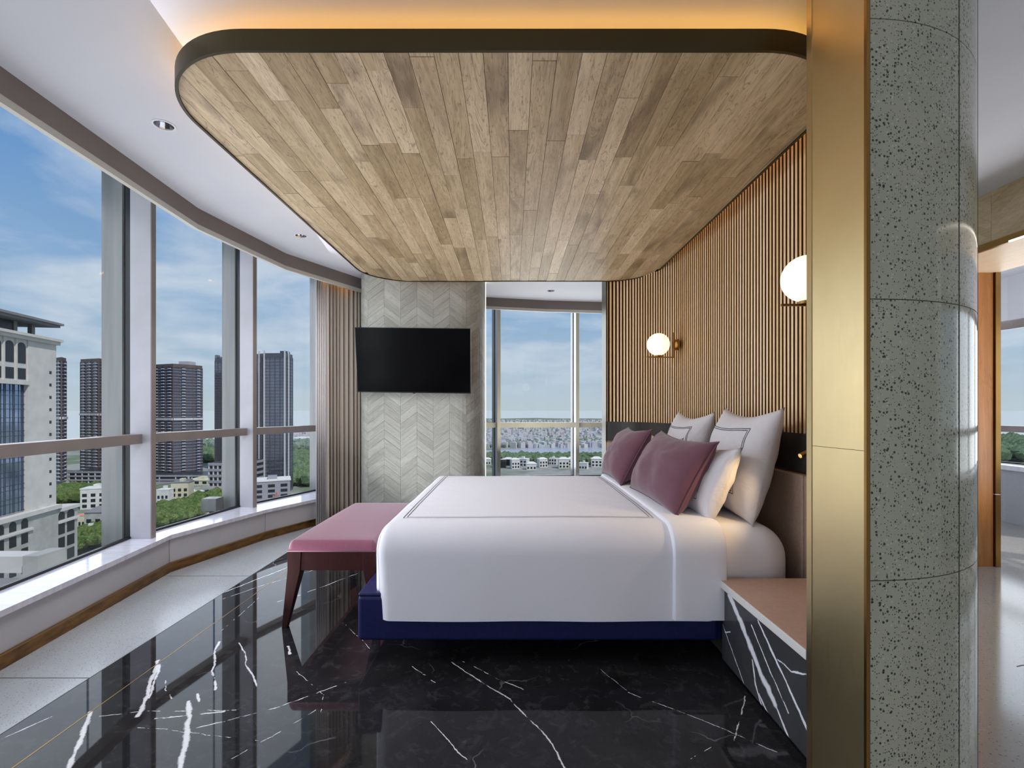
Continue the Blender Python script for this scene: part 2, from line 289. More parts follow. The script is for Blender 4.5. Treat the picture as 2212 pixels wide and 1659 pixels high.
# ------------------------------------------------------------------ mesh helpers
class MB:
    def __init__(s): s.v = []; s.f = []
    def add(s, vs, fs):
        o = len(s.v); s.v += [tuple(v) for v in vs]; s.f += [tuple(i + o for i in f) for f in fs]; return s
    def box(s, x0, x1, y0, y1, z0, z1):
        return s.add([(x0,y0,z0),(x1,y0,z0),(x1,y1,z0),(x0,y1,z0),(x0,y0,z1),(x1,y0,z1),(x1,y1,z1),(x0,y1,z1)],
                     [(0,3,2,1),(4,5,6,7),(0,1,5,4),(1,2,6,5),(2,3,7,6),(3,0,4,7)])
    def obox(s, c, ax, ay, az):          # centre and three half-axis vectors
        c, ax, ay, az = map(Vector, (c, ax, ay, az))
        vs = [c + ax*i + ay*j + az*k for k in (-1, 1) for i, j in ((-1,-1),(1,-1),(1,1),(-1,1))]
        return s.add(vs, [(0,3,2,1),(4,5,6,7),(0,1,5,4),(1,2,6,5),(2,3,7,6),(3,0,4,7)])
    def beam(s, a, b, w, h, up=(0, 0, 1)):
        a, b = Vector(a), Vector(b); d = (b - a); u = Vector(up); side = d.cross(u)
        if side.length < 1e-6: side = d.cross(Vector((1, 0, 0)))
        side.normalize(); u = side.cross(d).normalized()
        return s.obox((a + b) / 2, d / 2, side * w / 2, u * h / 2)
    def prism(s, poly, z0, z1):
        n = len(poly); vs = [(p[0], p[1], z0) for p in poly] + [(p[0], p[1], z1) for p in poly]
        area = sum(poly[i][0]*poly[(i+1)%n][1] - poly[(i+1)%n][0]*poly[i][1] for i in range(n))
        fs = [tuple(range(n-1, -1, -1)), tuple(range(n, 2*n))] + [(i, (i+1)%n, n+(i+1)%n, n+i) for i in range(n)]
        if area < 0: fs = [tuple(reversed(f)) for f in fs]
        return s.add(vs, fs)
    def prismv(s, poly3, d):             # planar 3-D polygon pushed along d
        n = len(poly3); d = Vector(d); vs = [Vector(p) for p in poly3]; vs += [v + d for v in vs]
        return s.add(vs, [tuple(range(n)), tuple(range(2*n-1, n-1, -1))] + [(i, n+i, n+(i+1)%n, (i+1)%n) for i in range(n)])
    def tube(s, pts, r, n=8, closed=False, caps=True):
        pts = [Vector(p) for p in pts]; m = len(pts); rings = []
        for i, p in enumerate(pts):
            a = pts[i-1] if (i or closed) else pts[0]; b = pts[(i+1) % m] if (i < m-1 or closed) else pts[-1]
            d = (b - a).normalized(); u = d.cross(Vector((0, 0, 1)))
            if u.length < 0.05: u = d.cross(Vector((0, 1, 0)))
            u.normalize(); v = u.cross(d); rr = r[i] if isinstance(r, (list, tuple)) else r
            rings.append([p + (u*cos(2*pi*k/n) + v*sin(2*pi*k/n))*rr for k in range(n)])
        vs = [q for g in rings for q in g]; fs = []
        for i in range(m if closed else m-1):
            for k in range(n):
                a, b = i*n, ((i+1) % m)*n; fs.append((a+k, a+(k+1)%n, b+(k+1)%n, b+k))
        if caps and not closed: fs += [tuple(range(n-1, -1, -1)), tuple(range((m-1)*n, m*n))]
        return s.add(vs, fs)
    def lathe(s, prof, c, axis=(0, 0, 1), n=24):
        ax = Vector(axis).normalized(); u = ax.cross(Vector((0, 0, 1)))
        if u.length < 0.05: u = ax.cross(Vector((0, 1, 0)))
        u.normalize(); v = u.cross(ax); c = Vector(c)
        vs = [c + ax*h + (u*cos(2*pi*k/n) + v*sin(2*pi*k/n))*r for r, h in prof for k in range(n)]
        fs = [(i*n+k, (i+1)*n+k, (i+1)*n+(k+1)%n, i*n+(k+1)%n) for i in range(len(prof)-1) for k in range(n)]
        return s.add(vs, fs)
    def grid(s, rows):
        n = len(rows[0]); vs = [p for r in rows for p in r]
        return s.add(vs, [(i*n+k, i*n+k+1, (i+1)*n+k+1, (i+1)*n+k) for i in range(len(rows)-1) for k in range(n-1)])
    def build(s, name, m, parent=None, smooth=False, bevel=0.0, seg=2):
        me = bpy.data.meshes.new(name); me.from_pydata(s.v, [], s.f); me.validate()
        if smooth:
            me.polygons.foreach_set('use_smooth', [True] * len(me.polygons))
            if smooth == 'angle': me.set_sharp_from_angle(angle=radians(35))
        me.materials.append(m); o = bpy.data.objects.new(name, me); C.objects.link(o)
        if parent: o.parent = parent
        if bevel:
            b = o.modifiers.new('b', 'BEVEL'); b.width = bevel; b.segments = seg; b.limit_method = 'ANGLE'; b.angle_limit = radians(40)
            me.polygons.foreach_set('use_smooth', [True] * len(me.polygons)); 
            wn = o.modifiers.new('n', 'WEIGHTED_NORMAL'); wn.keep_sharp = True
        return o
def tag(o, label=None, cat=None, group=None, kind=None):
    if label: o['label'] = label
    if cat: o['category'] = cat
    if group: o['group'] = group
    if kind: o['kind'] = kind
    return o
def thing(name, label, cat, group=None, loc=(0, 0, 0)):
    o = bpy.data.objects.new(name, None); C.objects.link(o); o.empty_display_size = 0.05; o.location = loc
    return tag(o, label, cat, group)
def part(mb, name, m, root, **k):        # part whose coordinates are world: subtract root location
    L = root.location if root else Vector()
    p = root
    while p is not None and p.parent is not None: p = p.parent; L = L + p.location
    mb.v = [(v[0]-L[0], v[1]-L[1], v[2]-L[2]) for v in mb.v]
    return mb.build(name, m, root, **k)
def sub(mb, name, m, parent, **k):       # sub-part of a mesh part (part sits at its root's origin)
    L = parent.parent.location if parent.parent else Vector()
    mb.v = [(v[0]-L[0], v[1]-L[1], v[2]-L[2]) for v in mb.v]
    return mb.build(name, m, parent, **k)
def catmull(P, step=0.02):
    P = [Vector(p) for p in P]; Q = [P[0]*2-P[1]] + P + [P[-1]*2-P[-2]]; out = []
    for i in range(1, len(Q)-2):
        n = max(2, int((Q[i+1]-Q[i]).length / step))
        for k in range(n):
            t = k / n
            out.append(0.5*((2*Q[i]) + (Q[i+1]-Q[i-1])*t + (2*Q[i-1]-5*Q[i]+4*Q[i+1]-Q[i+2])*t*t + (3*Q[i]-Q[i-1]-3*Q[i+1]+Q[i+2])*t**3))
    out.append(P[-1]); return out
def offset(path, d):                     # shift an XY path to its left by d
    out = []
    for i, p in enumerate(path):
        a = path[max(0, i-1)]; b = path[min(len(path)-1, i+1)]; t = (b - a).normalized()
        out.append(Vector((p[0] - t[1]*d, p[1] + t[0]*d)))
    return out
def wallstrip(path, d0, d1, z0, z1):     # solid strip following a path between offsets d0 and d1
    a, b = offset(path, d0), offset(path, d1); mb = MB(); n = len(a)
    vs = [(p[0], p[1], z) for z in (z0, z1) for q in (a, b) for p in q]
    A0, B0, A1, B1 = 0, n, 2*n, 3*n; fs = []
    for i in range(n-1):
        fs += [(A0+i, A0+i+1, A1+i+1, A1+i), (B0+i+1, B0+i, B1+i, B1+i+1), (A1+i, A1+i+1, B1+i+1, B1+i), (A0+i+1, A0+i, B0+i, B0+i+1)]
    fs += [(A0, A1, B1, B0), (A0+n-1, B0+n-1, B1+n-1, A1+n-1)]
    return mb.add(vs, fs)
S = lambda o: tag(o, kind='structure')

CEIL = EYE + 1.44
# ------------------------------------------------------------------ facade ring
G = [(-2.2, -3.4), (-2.2, -2.3), (-2.2, -1.1), (-2.22, 0.1), (-2.30, 1.08), (-2.63, 2.20), (-2.793, 3.546), (-2.636, 4.70), (-2.25, 5.68), (-1.28, 6.35), (-0.215, 6.75),
     (0.895, 6.85), (2.05, 6.9), (3.2, 6.75), (4.3, 6.7), (5.45, 6.35), (5.62, 4.9), (5.62, 4.1), (5.5, 2.9), (5.3, 1.7), (5.2, 0.5), (5.2, -1.0), (5.2, -3.4)]
G = [Vector(p) for p in G]
SILL = EYE - 0.94; BARZ = EYE - 0.212
# brass-base line, sill front line (inner side of the sill wall)
base_px = [(0, 1449), (369, 1236), (575, 1165), (680, 1136)]
B = [onz(x, y, 0).xy for x, y in base_px]
Bfull = [Vector((-1.95, -3.4)), Vector((-1.97, 0.2)), B[0] - (B[1]-B[0]).normalized()*0.9, B[1], B[2], B[3], Vector((-1.74, 5.55)), Vector((-1.16, 6.12)), Vector((-0.17, 6.50)), Vector((0.9, 6.60)), Vector((2.05, 6.64)), Vector((3.1, 6.5)), Vector((3.3, 6.5))]
inner_right = [Vector((3.7, 6.4)), Vector((4.3, 6.42)), Vector((5.15, 6.15)), Vector((5.36, 5.25)), Vector((5.35, 4.1)), Vector((5.24, 2.9)), Vector((5.05, 1.7)), Vector((4.95, 0.5)), Vector((4.95, -3.4))]

# floors
mb = MB(); fl = [(-1.92, -3.4), (-1.92, 6.7), (1.6, 6.7), (1.6, 2.2), (1.02, 1.4), (1.02, -3.4)]
bx = MB().add([(-1.92, -3.4, 0), (1.05, -3.4, 0), (1.05, 6.7, 0), (-1.92, 6.7, 0)], [(0, 1, 2, 3)])
floor = S(bx.build('floor', M_floor))
lt = MB().add([(-2.9, -3.4, -0.001), (-1.92, -3.4, -0.001), (-1.92, 7.2, -0.001), (-2.9, 7.2, -0.001)], [(0, 1, 2, 3)])
lt.build('terrazzo_border', M_terr_floor, floor)
rt = MB().add([(1.05, -3.4, -0.001), (5.7, -3.4, -0.001), (5.7, 7, -0.001), (1.05, 7, -0.001)], [(0, 1, 2, 3)])
rt.build('grey_terrazzo', M_terr_right, floor)
MB().box(-1.7035, -1.6985, -3.4, 6.5, -0.004, 0.0007).build('brass_inlay', M_brassd, floor)
MB().box(-1.923, -1.919, -3.4, 6.5, -0.004, 0.0005).build('edge_joint', M_joint, floor)
for Yj in (2.2, 3.55): MB().box(-2.9, -1.925, Yj, Yj + 0.003, -0.004, 0.0002).build('terrazzo_joint', M_joint, floor)
for a, b in (((3.9, 3.15), (5.0, 3.15)), ((2.4, 2.3), (4.6, 2.9))): MB().beam((*a, 0), (*b, 0), 0.003, 0.001).build('terrazzo_joint', M_joint, floor)
S(MB().prism([tuple(p) for p in offset(G, -0.02)], -0.35, -0.02).build('trim_1', M_white))       # floor slab

# ceiling with holes for the downlights
DL = [onz(354, 270, CEIL), onz(650, 509, CEIL), onz(1190, 628, CEIL)]
Fp = [onz(x, y, CEIL).xy for x, y in ((0, 142), (428.6, 450), (618.5, 547.8), (782, 602.5))]
Ff = [Vector((-1.75, -3.4)), Vector((-1.8, 0.3)), Fp[0] - (Fp[1]-Fp[0]).normalized()*0.7, Fp[1], Fp[2], Fp[3], onz(960, 638, CEIL).xy, onz(1047, 641.6, CEIL).xy, onz(1180, 649, CEIL).xy, onz(1310, 652.7, CEIL).xy, Vector((3.2, 6.42))]
outer = [Vector((p.x, p.y, 0)) for p in Ff + [Vector((5.2, 6.3)), Vector((5.45, 5.3)), Vector((5.4, 2.9)), Vector((5.1, -3.4))]]
holes = [[Vector((d.x + 0.046*cos(2*pi*k/24), d.y + 0.046*sin(2*pi*k/24), 0)) for k in range(24)] for d in DL]
tri = geometry.tessellate_polygon([outer] + holes); allv = outer + [v for h in holes for v in h]
me = MB().add([(v.x, v.y, CEIL) for v in allv], [tuple(t_) for t_ in tri])
ceiling = S(me.build('ceiling', M_ceil))
HEAD = CEIL + 0.40
S(MB().prism([tuple(p) for p in offset(G, 0.05)], HEAD, HEAD + 0.3).build('trim_2', M_white))   # slab above
S(MB().box(-2.4, 5.4, -3.5, -3.38, -0.02, HEAD).build('wall_back', M_white))

# fascia drop along the window side (curtain pocket)
fz1, fz2 = EYE + 1.328, EYE + 1.292
S(wallstrip(Ff, 0.0, 0.03, fz1, HEAD).build('trim_3', M_fascia))
S(wallstrip(Ff, 0.004, 0.034, fz2, fz1).build('trim_4', M_lip))
# pocket top and the head of the glazing
S(wallstrip(G, -0.02, 0.12, HEAD - 0.05, HEAD + 0.3).build('trim_5', M_white))

# sill wall, sill top, bronze baseboard, plus joints
S(wallstrip(Bfull, 0.012, 0.10, 0.0, SILL - 0.03).build('wall_left', M_sillw))
wl = bpy.data.objects['wall_left']
for q in offset(Bfull, 0.0125)[3:5]:
    MB().box(q.x - 0.0015, q.x + 0.0015, q.y - 0.0015, q.y + 0.0015, 0.07, SILL - 0.03).build('panel_joint', M_joint, wl)
S(wallstrip(Bfull, 0.0, 0.03, 0.0, 0.066).build('baseboard_left', M_bronze))
S(wallstrip(Bfull, -0.003, 0.02, 0.066, 0.072).build('trim_6', M_brassd))
# sill top polygon between inner line and glass
def band_poly(inner, outer_, z0, z1, name, m, parent=None):
    poly = [tuple(p) for p in inner] + [tuple(p) for p in reversed(outer_)]
    vs = [Vector((p[0], p[1], 0)) for p in poly]; tr = geometry.tessellate_polygon([vs]); n = len(vs)
    mb = MB(); fs = []
    for t_ in tr:
        a, b, c = t_; nrm = (vs[b]-vs[a]).cross(vs[c]-vs[a]).z
        if nrm < 0: a, c = c, a
        fs += [(n+a, n+b, n+c), (c, b, a)]
    ar = sum(vs[i].x*vs[(i+1)%n].y - vs[(i+1)%n].x*vs[i].y for i in range(n))
    for i in range(n):
        q = (i, (i+1)%n, n+(i+1)%n, n+i); fs.append(q if ar > 0 else tuple(reversed(q)))
    mb.add([(v.x, v.y, z0) for v in vs] + [(v.x, v.y, z1) for v in vs], fs)
    return mb.build(name, m, parent)
S(band_poly(offset(Bfull, -0.004), offset(G[:14], 0.0), SILL - 0.03, SILL, 'trim_7', M_sillm))
S(band_poly(offset(Bfull, 0.05), offset(G[:14], 0.03), -0.3, SILL - 0.031, 'trim_8', M_extfin))
# right-hand room: taller sill wall
RS = EYE - 0.60
S(wallstrip(inner_right, 0.0, 0.10, 0.0, RS - 0.05).build('wall_right_room', M_terr_floor))
S(band_poly(offset(inner_right, -0.03), offset(G[13:], 0.02), RS - 0.05, RS, 'trim_9', M_sillm))
S(wallstrip(offset(inner_right, 0.02), 0.0, 0.03, EYE + 0.97, CEIL).build('trim_10', M_white))
S(wallstrip(offset(inner_right, 0.08), 0.0, 0.03, EYE + 0.88, EYE + 0.98).build('trim_11', M_bar))

# windows: one per bay: pane(s), fin, transom
for i in range(len(G) - 1):
    a, b = G[i], G[i+1]; t_ = (b - a).normalized(); nrm = Vector((t_.y, -t_.x))      # towards the room
    sill = SILL if i < 13 else RS
    win = MB().obox(((a+b)/2).to_3d() + Vector((0, 0, sill + 0.008)), (t_*(b-a).length/2).to_3d(), (nrm*0.012).to_3d(), (0, 0, 0.008)).build('window_%d' % (i+1), M_gasket)
    S(win)
    for z0, z1 in ((sill, BARZ), (BARZ, HEAD)):
        m3 = ((a+b)/2).to_3d() + Vector((0, 0, (z0+z1)/2))
        MB().obox(m3, (t_*((b-a).length/2)).to_3d(), (nrm*0.004).to_3d(), (0, 0, (z1-z0)/2)).build('pane', M_glass, win)
    m3 = ((a+b)/2).to_3d() + (nrm*0.05).to_3d() + Vector((0, 0, BARZ))
    MB().obox(m3, (t_*((b-a).length/2 - 0.022)).to_3d(), (nrm*0.045).to_3d(), (0, 0, 0.0345)).build('transom', M_barback if 9 <= i <= 12 else M_bar, win, bevel=0.002)
    t2 = (G[min(i+2, len(G)-1)] - a).normalized(); n2 = Vector((t2.y, -t2.x))
    bb = b.to_3d(); zc = (sill + HEAD)/2; hz = (HEAD - sill)/2; up = Vector((0, 0, hz)); cc = Vector((0, 0, zc))
    s3, q3 = t2.to_3d(), n2.to_3d()
    MB().obox(bb + q3*0.085 + cc, q3*0.075, s3*0.022, up).build('mullion', M_frame, win, bevel=0.002)
    MB().obox(bb + q3*0.163 + cc, q3*0.0035, s3*0.0225, up).build('mullion_shade_face', M_barback if 9 <= i <= 12 else M_bar, win)  # inner face of the fin, its shade put into the colour
    MB().obox(bb + q3*(-0.015) + cc, q3*0.026, s3*0.014, up).build('gasket', M_gasket, win)
    MB().obox(bb - q3*0.115 + cc, q3*0.075, s3*0.03, up*1.15).build('outer_fin', M_extfin, win)

# ------------------------------------------------------------------ partition with slatted wall, brass end and terrazzo corner
WP = catmull([Vector(p) for p in ((1.505, 1.62), (1.508, 2.3), (1.51, 3.0), (1.50, 3.66), (1.46, 4.22), (1.33, 4.63), (1.165, 4.89), (0.975, 5.0))], 0.01)
core = [tuple(p) for p in offset(WP, -0.03)[::6]] + [(0.975, 5.04), (0.975, 5.2), (1.735, 5.2), (1.735, 2.15)]
arc = [(1.02 + 0.735*cos(a), 2.12 + 0.735*sin(a)) for a in [radians(-90 + 90*k/24) for k in range(24, -1, -1)]]
core2 = core + [(1.72, 2.12), (1.03, 1.42), (1.03, 1.6), (1.53, 1.61)]
S(MB().prism(core2, 0, CEIL).build('wall_right', M_slatback))
wr = bpy.data.objects['wall_right']
L = [0.0]
for a, b in zip(WP, WP[1:]): L.append(L[-1] + (b-a).length)
def atlen(s):
    i = 0
    while i < len(L)-2 and L[i+1] < s: i += 1
    k = (s - L[i]) / max(1e-9, L[i+1]-L[i]); p = WP[i].lerp(WP[i+1], k); return p, (WP[i+1]-WP[i]).normalized()
BZ1, BZ0 = EYE - 0.122, EYE - 0.32
s_ = L[-1] - 0.012
k = 0
while s_ > 0.02:
    p, t_ = atlen(s_); nn = Vector((-t_.y, t_.x)); c = p + nn*0.0
    MB().obox((c.x, c.y, (BZ1+CEIL)/2), (t_*0.0095).to_3d(), (nn*0.015).to_3d(), (0, 0, (CEIL-BZ1)/2)).build('slat', M_slat, wr)
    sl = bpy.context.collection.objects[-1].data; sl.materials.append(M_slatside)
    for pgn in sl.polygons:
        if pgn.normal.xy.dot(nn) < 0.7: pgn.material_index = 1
    s_ -= 0.0365; k += 1
wallstrip(WP, -0.03, 0.022, BZ0, BZ1).build('marble_band', M_band, wr)
wallstrip(WP, -0.02, 0.026, BZ0 - 0.006, BZ0).build('brass_line', M_brassd, wr)
MB().box(0.966, 0.975, 4.97, 5.2, 0, CEIL).build('brass_end_strip', M_olive, wr)
# upholstered headboard panels
hb = thing('headboard', 'taupe leather headboard of stitched vertical panels under the black marble band', 'headboard')
edges = [0.70 + 0.60*i for i in range(6)] + [L[-1] - 0.01]
edges = [0.0, 0.36, 0.80, 1.25, 1.70, 2.15, 2.60, 3.05, L[-1]-0.01]
for e0, e1 in zip(edges, edges[1:]):
    seg = [atlen(e0 + 0.004 + (e1-e0-0.008)*q/8)[0] for q in range(9)]
    wallstrip(seg, -0.03, 0.055, 0.12, BZ0 - 0.008).build('panel', M_leather, hb, bevel=0.012, seg=3)
# brass cladding on the end
bl, br_ = at(1747, 0, 1.60).xy, at(1868, 0, 1.385).xy
seamz = EYE - 0.118
for z0, z1 in ((0, seamz - 0.0007), (seamz + 0.0007, CEIL)):
    MB().add([(bl.x, bl.y, z0), (br_.x, br_.y, z0), (br_.x+0.02, br_.y+0.02, z0), (bl.x+0.02, bl.y, z0), (bl.x, bl.y, z1), (br_.x, br_.y, z1), (br_.x+0.02, br_.y+0.02, z1), (bl.x+0.02, bl.y, z1)],
             [(0,3,2,1),(4,5,6,7),(0,1,5,4),(1,2,6,5),(2,3,7,6),(3,0,4,7)]).build('brass_panel', M_brass, wr)
MB().box(bl.x, 1.48, 1.585, 1.612, 0, CEIL).build('return_panel', M_brass, wr)
MB().beam((br_.x + 0.004, br_.y - 0.003, 0), (br_.x + 0.004, br_.y - 0.003, CEIL), 0.010, 0.010).build('corner_trim', M_brassd, wr)
MB().beam((br_.x + 0.011, br_.y + 0.004, 0), (br_.x + 0.011, br_.y + 0.004, CEIL), 0.01, 0.008).build('shadow_gap', M_gasket, wr)
# terrazzo cladding drums (quarter round) with joints
z_levels = [0, EYE - 0.49, EYE + 0.317, EYE + 1.12, CEIL]
ap_ = arc + [(1.022, 1.385)]
for z0, z1 in zip(z_levels, z_levels[1:]):
    ring = [Vector(p) for p in ([(1.755, 5.19)] + arc)]
    wallstrip(ring, -0.03, 0.0, z0 + 0.0015, z1 - 0.0015).build('terrazzo_slab', M_terr_col, wr, smooth='angle')
wallstrip([Vector(p) for p in ([(1.755, 5.19)] + arc)], -0.034, -0.004, 0, CEIL).build('joint_backing', M_joint, wr)
for adeg in (-63, -42): 
    a = radians(adeg); MB().box(-0.0012, 0.0012, -0.0012, 0.0012, 0, CEIL).build('vertical_joint', M_joint, wr).location = (1.02 + 0.735*cos(a), 2.12 + 0.735*sin(a), 0)

# thick wall with the opening on the right
LX, RX, JY = 3.16, 3.78, 3.785; DZ = EYE + 1.067
S(MB().box(LX, RX, JY, 6.6, 0, CEIL).build('wall_far_right', M_white))
wf = bpy.data.objects['wall_far_right']
S(MB().box(LX + 0.001, RX, -3.4, 1.0, 0, CEIL).build('wall_near_right', M_white))
MB().box(LX + 0.01, RX - 0.035, JY - 0.02, JY, 0, DZ).build('oak_jamb', M_jamb, wf)
MB().box(RX - 0.028, RX + 0.01, JY - 0.035, JY, 0, EYE - 0.66).build('brass_edge', M_brassd, wf)
MB().box(RX - 0.028, RX + 0.01, JY - 0.035, JY, EYE - 0.655, DZ).build('brass_edge', M_brassd, wf)
S(MB().box(LX + 0.02, RX, 1.0, JY, DZ + 0.012, CEIL).build('trim_12', M_white))
hd = bpy.data.objects['trim_12']
MB().box(LX, RX, 1.0, JY, DZ, DZ + 0.012).build('oak_soffit', M_soffit, hd)
MB().box(LX - 0.006, LX + 0.02, 1.0, 3.09, DZ - 0.002, DZ + 0.043).build('brass_rail', M_brassd, hd)
MB().box(LX - 0.004, LX + 0.02, 3.092, 6.6, DZ - 0.002, DZ + 0.043).build('brass_rail', M_brassd, hd)
MB().box(LX - 0.009, LX + 0.0, 1.0, 3.07, DZ - 0.004, DZ + 0.006).build('led_strip', M_ledw, hd)
def chevrons(fn, u0, u1, cw, z0, z1, pitch, rise, m, parent, phase=0, th=0.006):
    # strips laid in chevrons; fn(u, z, d) maps the unrolled wall to world
    ncol = int(round((u1-u0)/cw)); n = 0
    for c in range(ncol):
        ua, ub = u0 + c*cw, u0 + (c+1)*cw; sgn = 1 if (c + phase) % 2 else -1
        za = z0 - rise - pitch
        while za < z1 + rise:
            zl, zr = (za, za + rise) if sgn > 0 else (za + rise, za)
            poly = [(ua, zl), (ub, zr), (ub, zr+pitch), (ua, zl+pitch)]
            for zz, keep in ((z0, 1), (z1, -1)):                 # clip to z0..z1
                out = []
                for q in range(len(poly)):
                    p, r = poly[q-1], poly[q]; ip, ir = (p[1]-zz)*keep >= 0, (r[1]-zz)*keep >= 0
                    if ip != ir: k = (zz-p[1])/(r[1]-p[1]); out.append((p[0]+(r[0]-p[0])*k, zz))
                    if ir: out.append(r)
                poly = out
                if len(poly) < 3: break
            if len(poly) >= 3:
                cu = sum(p[0] for p in poly)/len(poly); cz = sum(p[1] for p in poly)/len(poly); g = 0.0008
                poly = [(p[0] - math.copysign(min(g, abs(p[0]-cu)), p[0]-cu), p[1] - math.copysign(min(g, abs(p[1]-cz)), p[1]-cz)) for p in poly]
                # split at the middle so the strip can bend round the column
                vs = []; k = len(poly)
                for d in (0.0, th + random.uniform(-.001, .001)):
                    vs += [fn(p[0], p[1], d) for p in poly]
                MB().add(vs, [tuple(range(k, 2*k))] + [(i, (i+1)%k, k+(i+1)%k, k+i) for i in range(k)]).build('wood_strip', m, parent)
                n += 1
            za += pitch
    return n
chevrons(lambda u, z, d: (LX + 0.02 - d, u, z), 1.99, 3.79, 0.30, DZ + 0.043, CEIL, 0.055, 0.20, M_chev2, hd, 1, 0.02)

# ------------------------------------------------------------------ herringbone column with the television
def rrect(x0, x1, y0, y1, rl, rr, n=10):
    pts = []
    for (cx, cy, a0, r) in ((x1-rr, y1-rr, 0, rr), (x0+rl, y1-rl, 90, rl), (x0+rl, y0+rl, 180, rl), (x1-rr, y0+rr, 270, rr)):
        for k in range(n+1):
            a = radians(a0 + 90*k/n); pts.append((cx + r*cos(a), cy + r*sin(a)))
    return pts
CY0 = 5.06
colp = rrect(-1.605, -0.305, CY0, CY0 + 0.62, 0.13, 0.26)
column = S(MB().prism(colp, 0, CEIL).build('trim_13', M_joint, smooth=False))
path = rrect(-1.605, -0.305, CY0, CY0 + 0.62, 0.13, 0.26, 24)
i0 = min(range(len(path)), key=lambda i: abs(path[i][0] + 1.605) + abs(path[i][1] - (CY0+0.4)))
path = path[i0:] + path[:i0+1]; PL = [0]
for a, b in zip(path, path[1:]): PL.append(PL[-1] + math.dist(a, b))
def colmap(u, z, d):
    i = 0
    while i < len(PL)-2 and PL[i+1] < u: i += 1
    k = (u-PL[i])/max(1e-9, PL[i+1]-PL[i]); a, b = path[i], path[i+1]
    tx, ty = b[0]-a[0], b[1]-a[1]; l = math.hypot(tx, ty); return (a[0]+tx*k + ty/l*d, a[1]+ty*k - tx/l*d, z)
def split_chev():
    cw = 0.171
    # finer columns follow the rounded corners: every chevron column is built of three bent facets via subdivision of its strip
    n = 0; cols = 12; z0, z1, pitch, rise = 0.0, CEIL, 0.092, 0.126
    for c in range(cols):
        ua = 0.02 + c*cw; sg = 1 if c % 2 else -1; K = 4
        za = z0 - rise - pitch
        while za < z1:
            top, bot = [], []
            for q in range(K+1):
                f = q/K; u = ua + 0.0006 + (cw-0.0012)*f; zz = za + rise*(f if sg > 0 else 1-f)
                bot.append((u, min(max(zz + 0.0008, z0), z1))); top.append((u, min(max(zz + pitch - 0.0008, z0), z1)))
            if max(t[1] for t in top) - min(b[1] for b in bot) > 0.01 and max(tt[1]-bb[1] for tt, bb in zip(top, bot)) > 0.003:
                th = 0.006 + random.uniform(-.0012, .0012)
                vs = [colmap(u, z, 0.0) for u, z in bot] + [colmap(u, z, 0.0) for u, z in top] + [colmap(u, z, th) for u, z in bot] + [colmap(u, z, th) for u, z in top]
                m_ = K+1; fs = []
                for q in range(K):
                    fs += [(2*m_+q, 2*m_+q+1, 3*m_+q+1, 3*m_+q), (m_+q, 3*m_+q, 3*m_+q+1, m_+q+1), (q+1, 2*m_+q+1, 2*m_+q, q)]
                fs += [(0, 2*m_, 3*m_, m_), (m_-1, 2*m_-1, 4*m_-1, 3*m_-1)]
                MB().add(vs, fs).build('wood_strip', M_chevA if sg > 0 else M_chevB, column); n += 1
            za += pitch
    return n
NCH = split_chev()
MB().box(-0.300, -0.296, CY0 + 0.40, CY0 + 0.44, 0.0, CEIL).build('led_strip', M_ledc, column)

tv = thing('television', 'wall-mounted black flat television tilted on the grey chevron column', 'television')
tc_ = Vector(((-1.584 - 0.424)/2, 4.93, EYE + 0.50))
TR = Matrix.Translation(tc_) @ Matrix.Rotation(radians(-1.2), 4, 'Z') @ Matrix.Rotation(radians(9.5), 4, 'X') @ Matrix.Rotation(radians(0.8), 4, 'Y')
def tvb(x0, x1, y0, y1, z0, z1):
    m_ = MB().box(x0, x1, y0, y1, z0, z1); m_.v = [tuple(TR @ Vector(v)) for v in m_.v]; return m_
tvb(-0.585, 0.585, -0.012, 0.03, -0.33, 0.33).build('case', M_black, tv, bevel=0.004)
tvb(-0.577, 0.577, -0.0135, -0.0125, -0.318, 0.322).build('screen', M_screen, tv)
tvb(-0.012, 0.012, -0.014, 0.0, -0.337, -0.330).build('badge', M_black, tv)
tvb(-0.2, 0.2, 0.03, 0.10, -0.15, 0.15).build('wall_bracket', M_black, tv)

# ------------------------------------------------------------------ curtain
cu = thing('curtain', 'floor-length taupe curtain gathered beside the chevron column', 'curtain')
ca, cb_ = Vector((-1.965, 5.03)), Vector((-1.66, 5.40)); cd = (cb_-ca); cl = cd.length; cdn = cd.normalized(); cn = Vector((cdn.y, -cdn.x))
rows = []
for zi in range(13):
    z = 0.01 + (CEIL - 0.05)*zi/12; row = []; pinch = 1 - 0.06*sin(pi*zi/12)
    for q in range(241):
        f = q/240; ph = 2*pi*10*f + 1.3*sin(7*f); am = 0.046*(0.68 + 0.32*sin(9.3*f + 1)) * (1.0 + 0.2*(1-zi/12)) 
        p = ca + cdn*cl*(0.06 + (f*0.94)*1.0) + cn*(am*sin(ph)+ 0.004*sin(0.5*ph + z)); row.append((p.x, p.y, z))
    rows.append(row)
o = MB().grid(rows).build('drape', M_curtain, cu, smooth=True); sm = o.modifiers.new('s', 'SOLIDIFY'); sm.thickness = 0.003
MB().beam((-1.93, 5.0, 2.61), (-1.74, 5.27, 2.61), 0.012, 0.008).build('led_strip', M_led, cu)
rows = []
for zi in range(2):
    z = 0.01 + (CEIL - 0.05)*zi; row = []
    for q in range(41):
        f = q/40; p = Vector((-2.02, 4.98)) + (ca + cdn*0.04 - Vector((-2.02, 4.98)))*f + cn*0.012*sin(2*pi*5*f); row.append((p.x, p.y, z))
    rows.append(row)
o = MB().grid(rows).build('sheer_lining', M_sheer, cu, smooth=True); sm = o.modifiers.new('s', 'SOLIDIFY'); sm.thickness = 0.002
o['label'] = 'thin pale lining of the curtain'

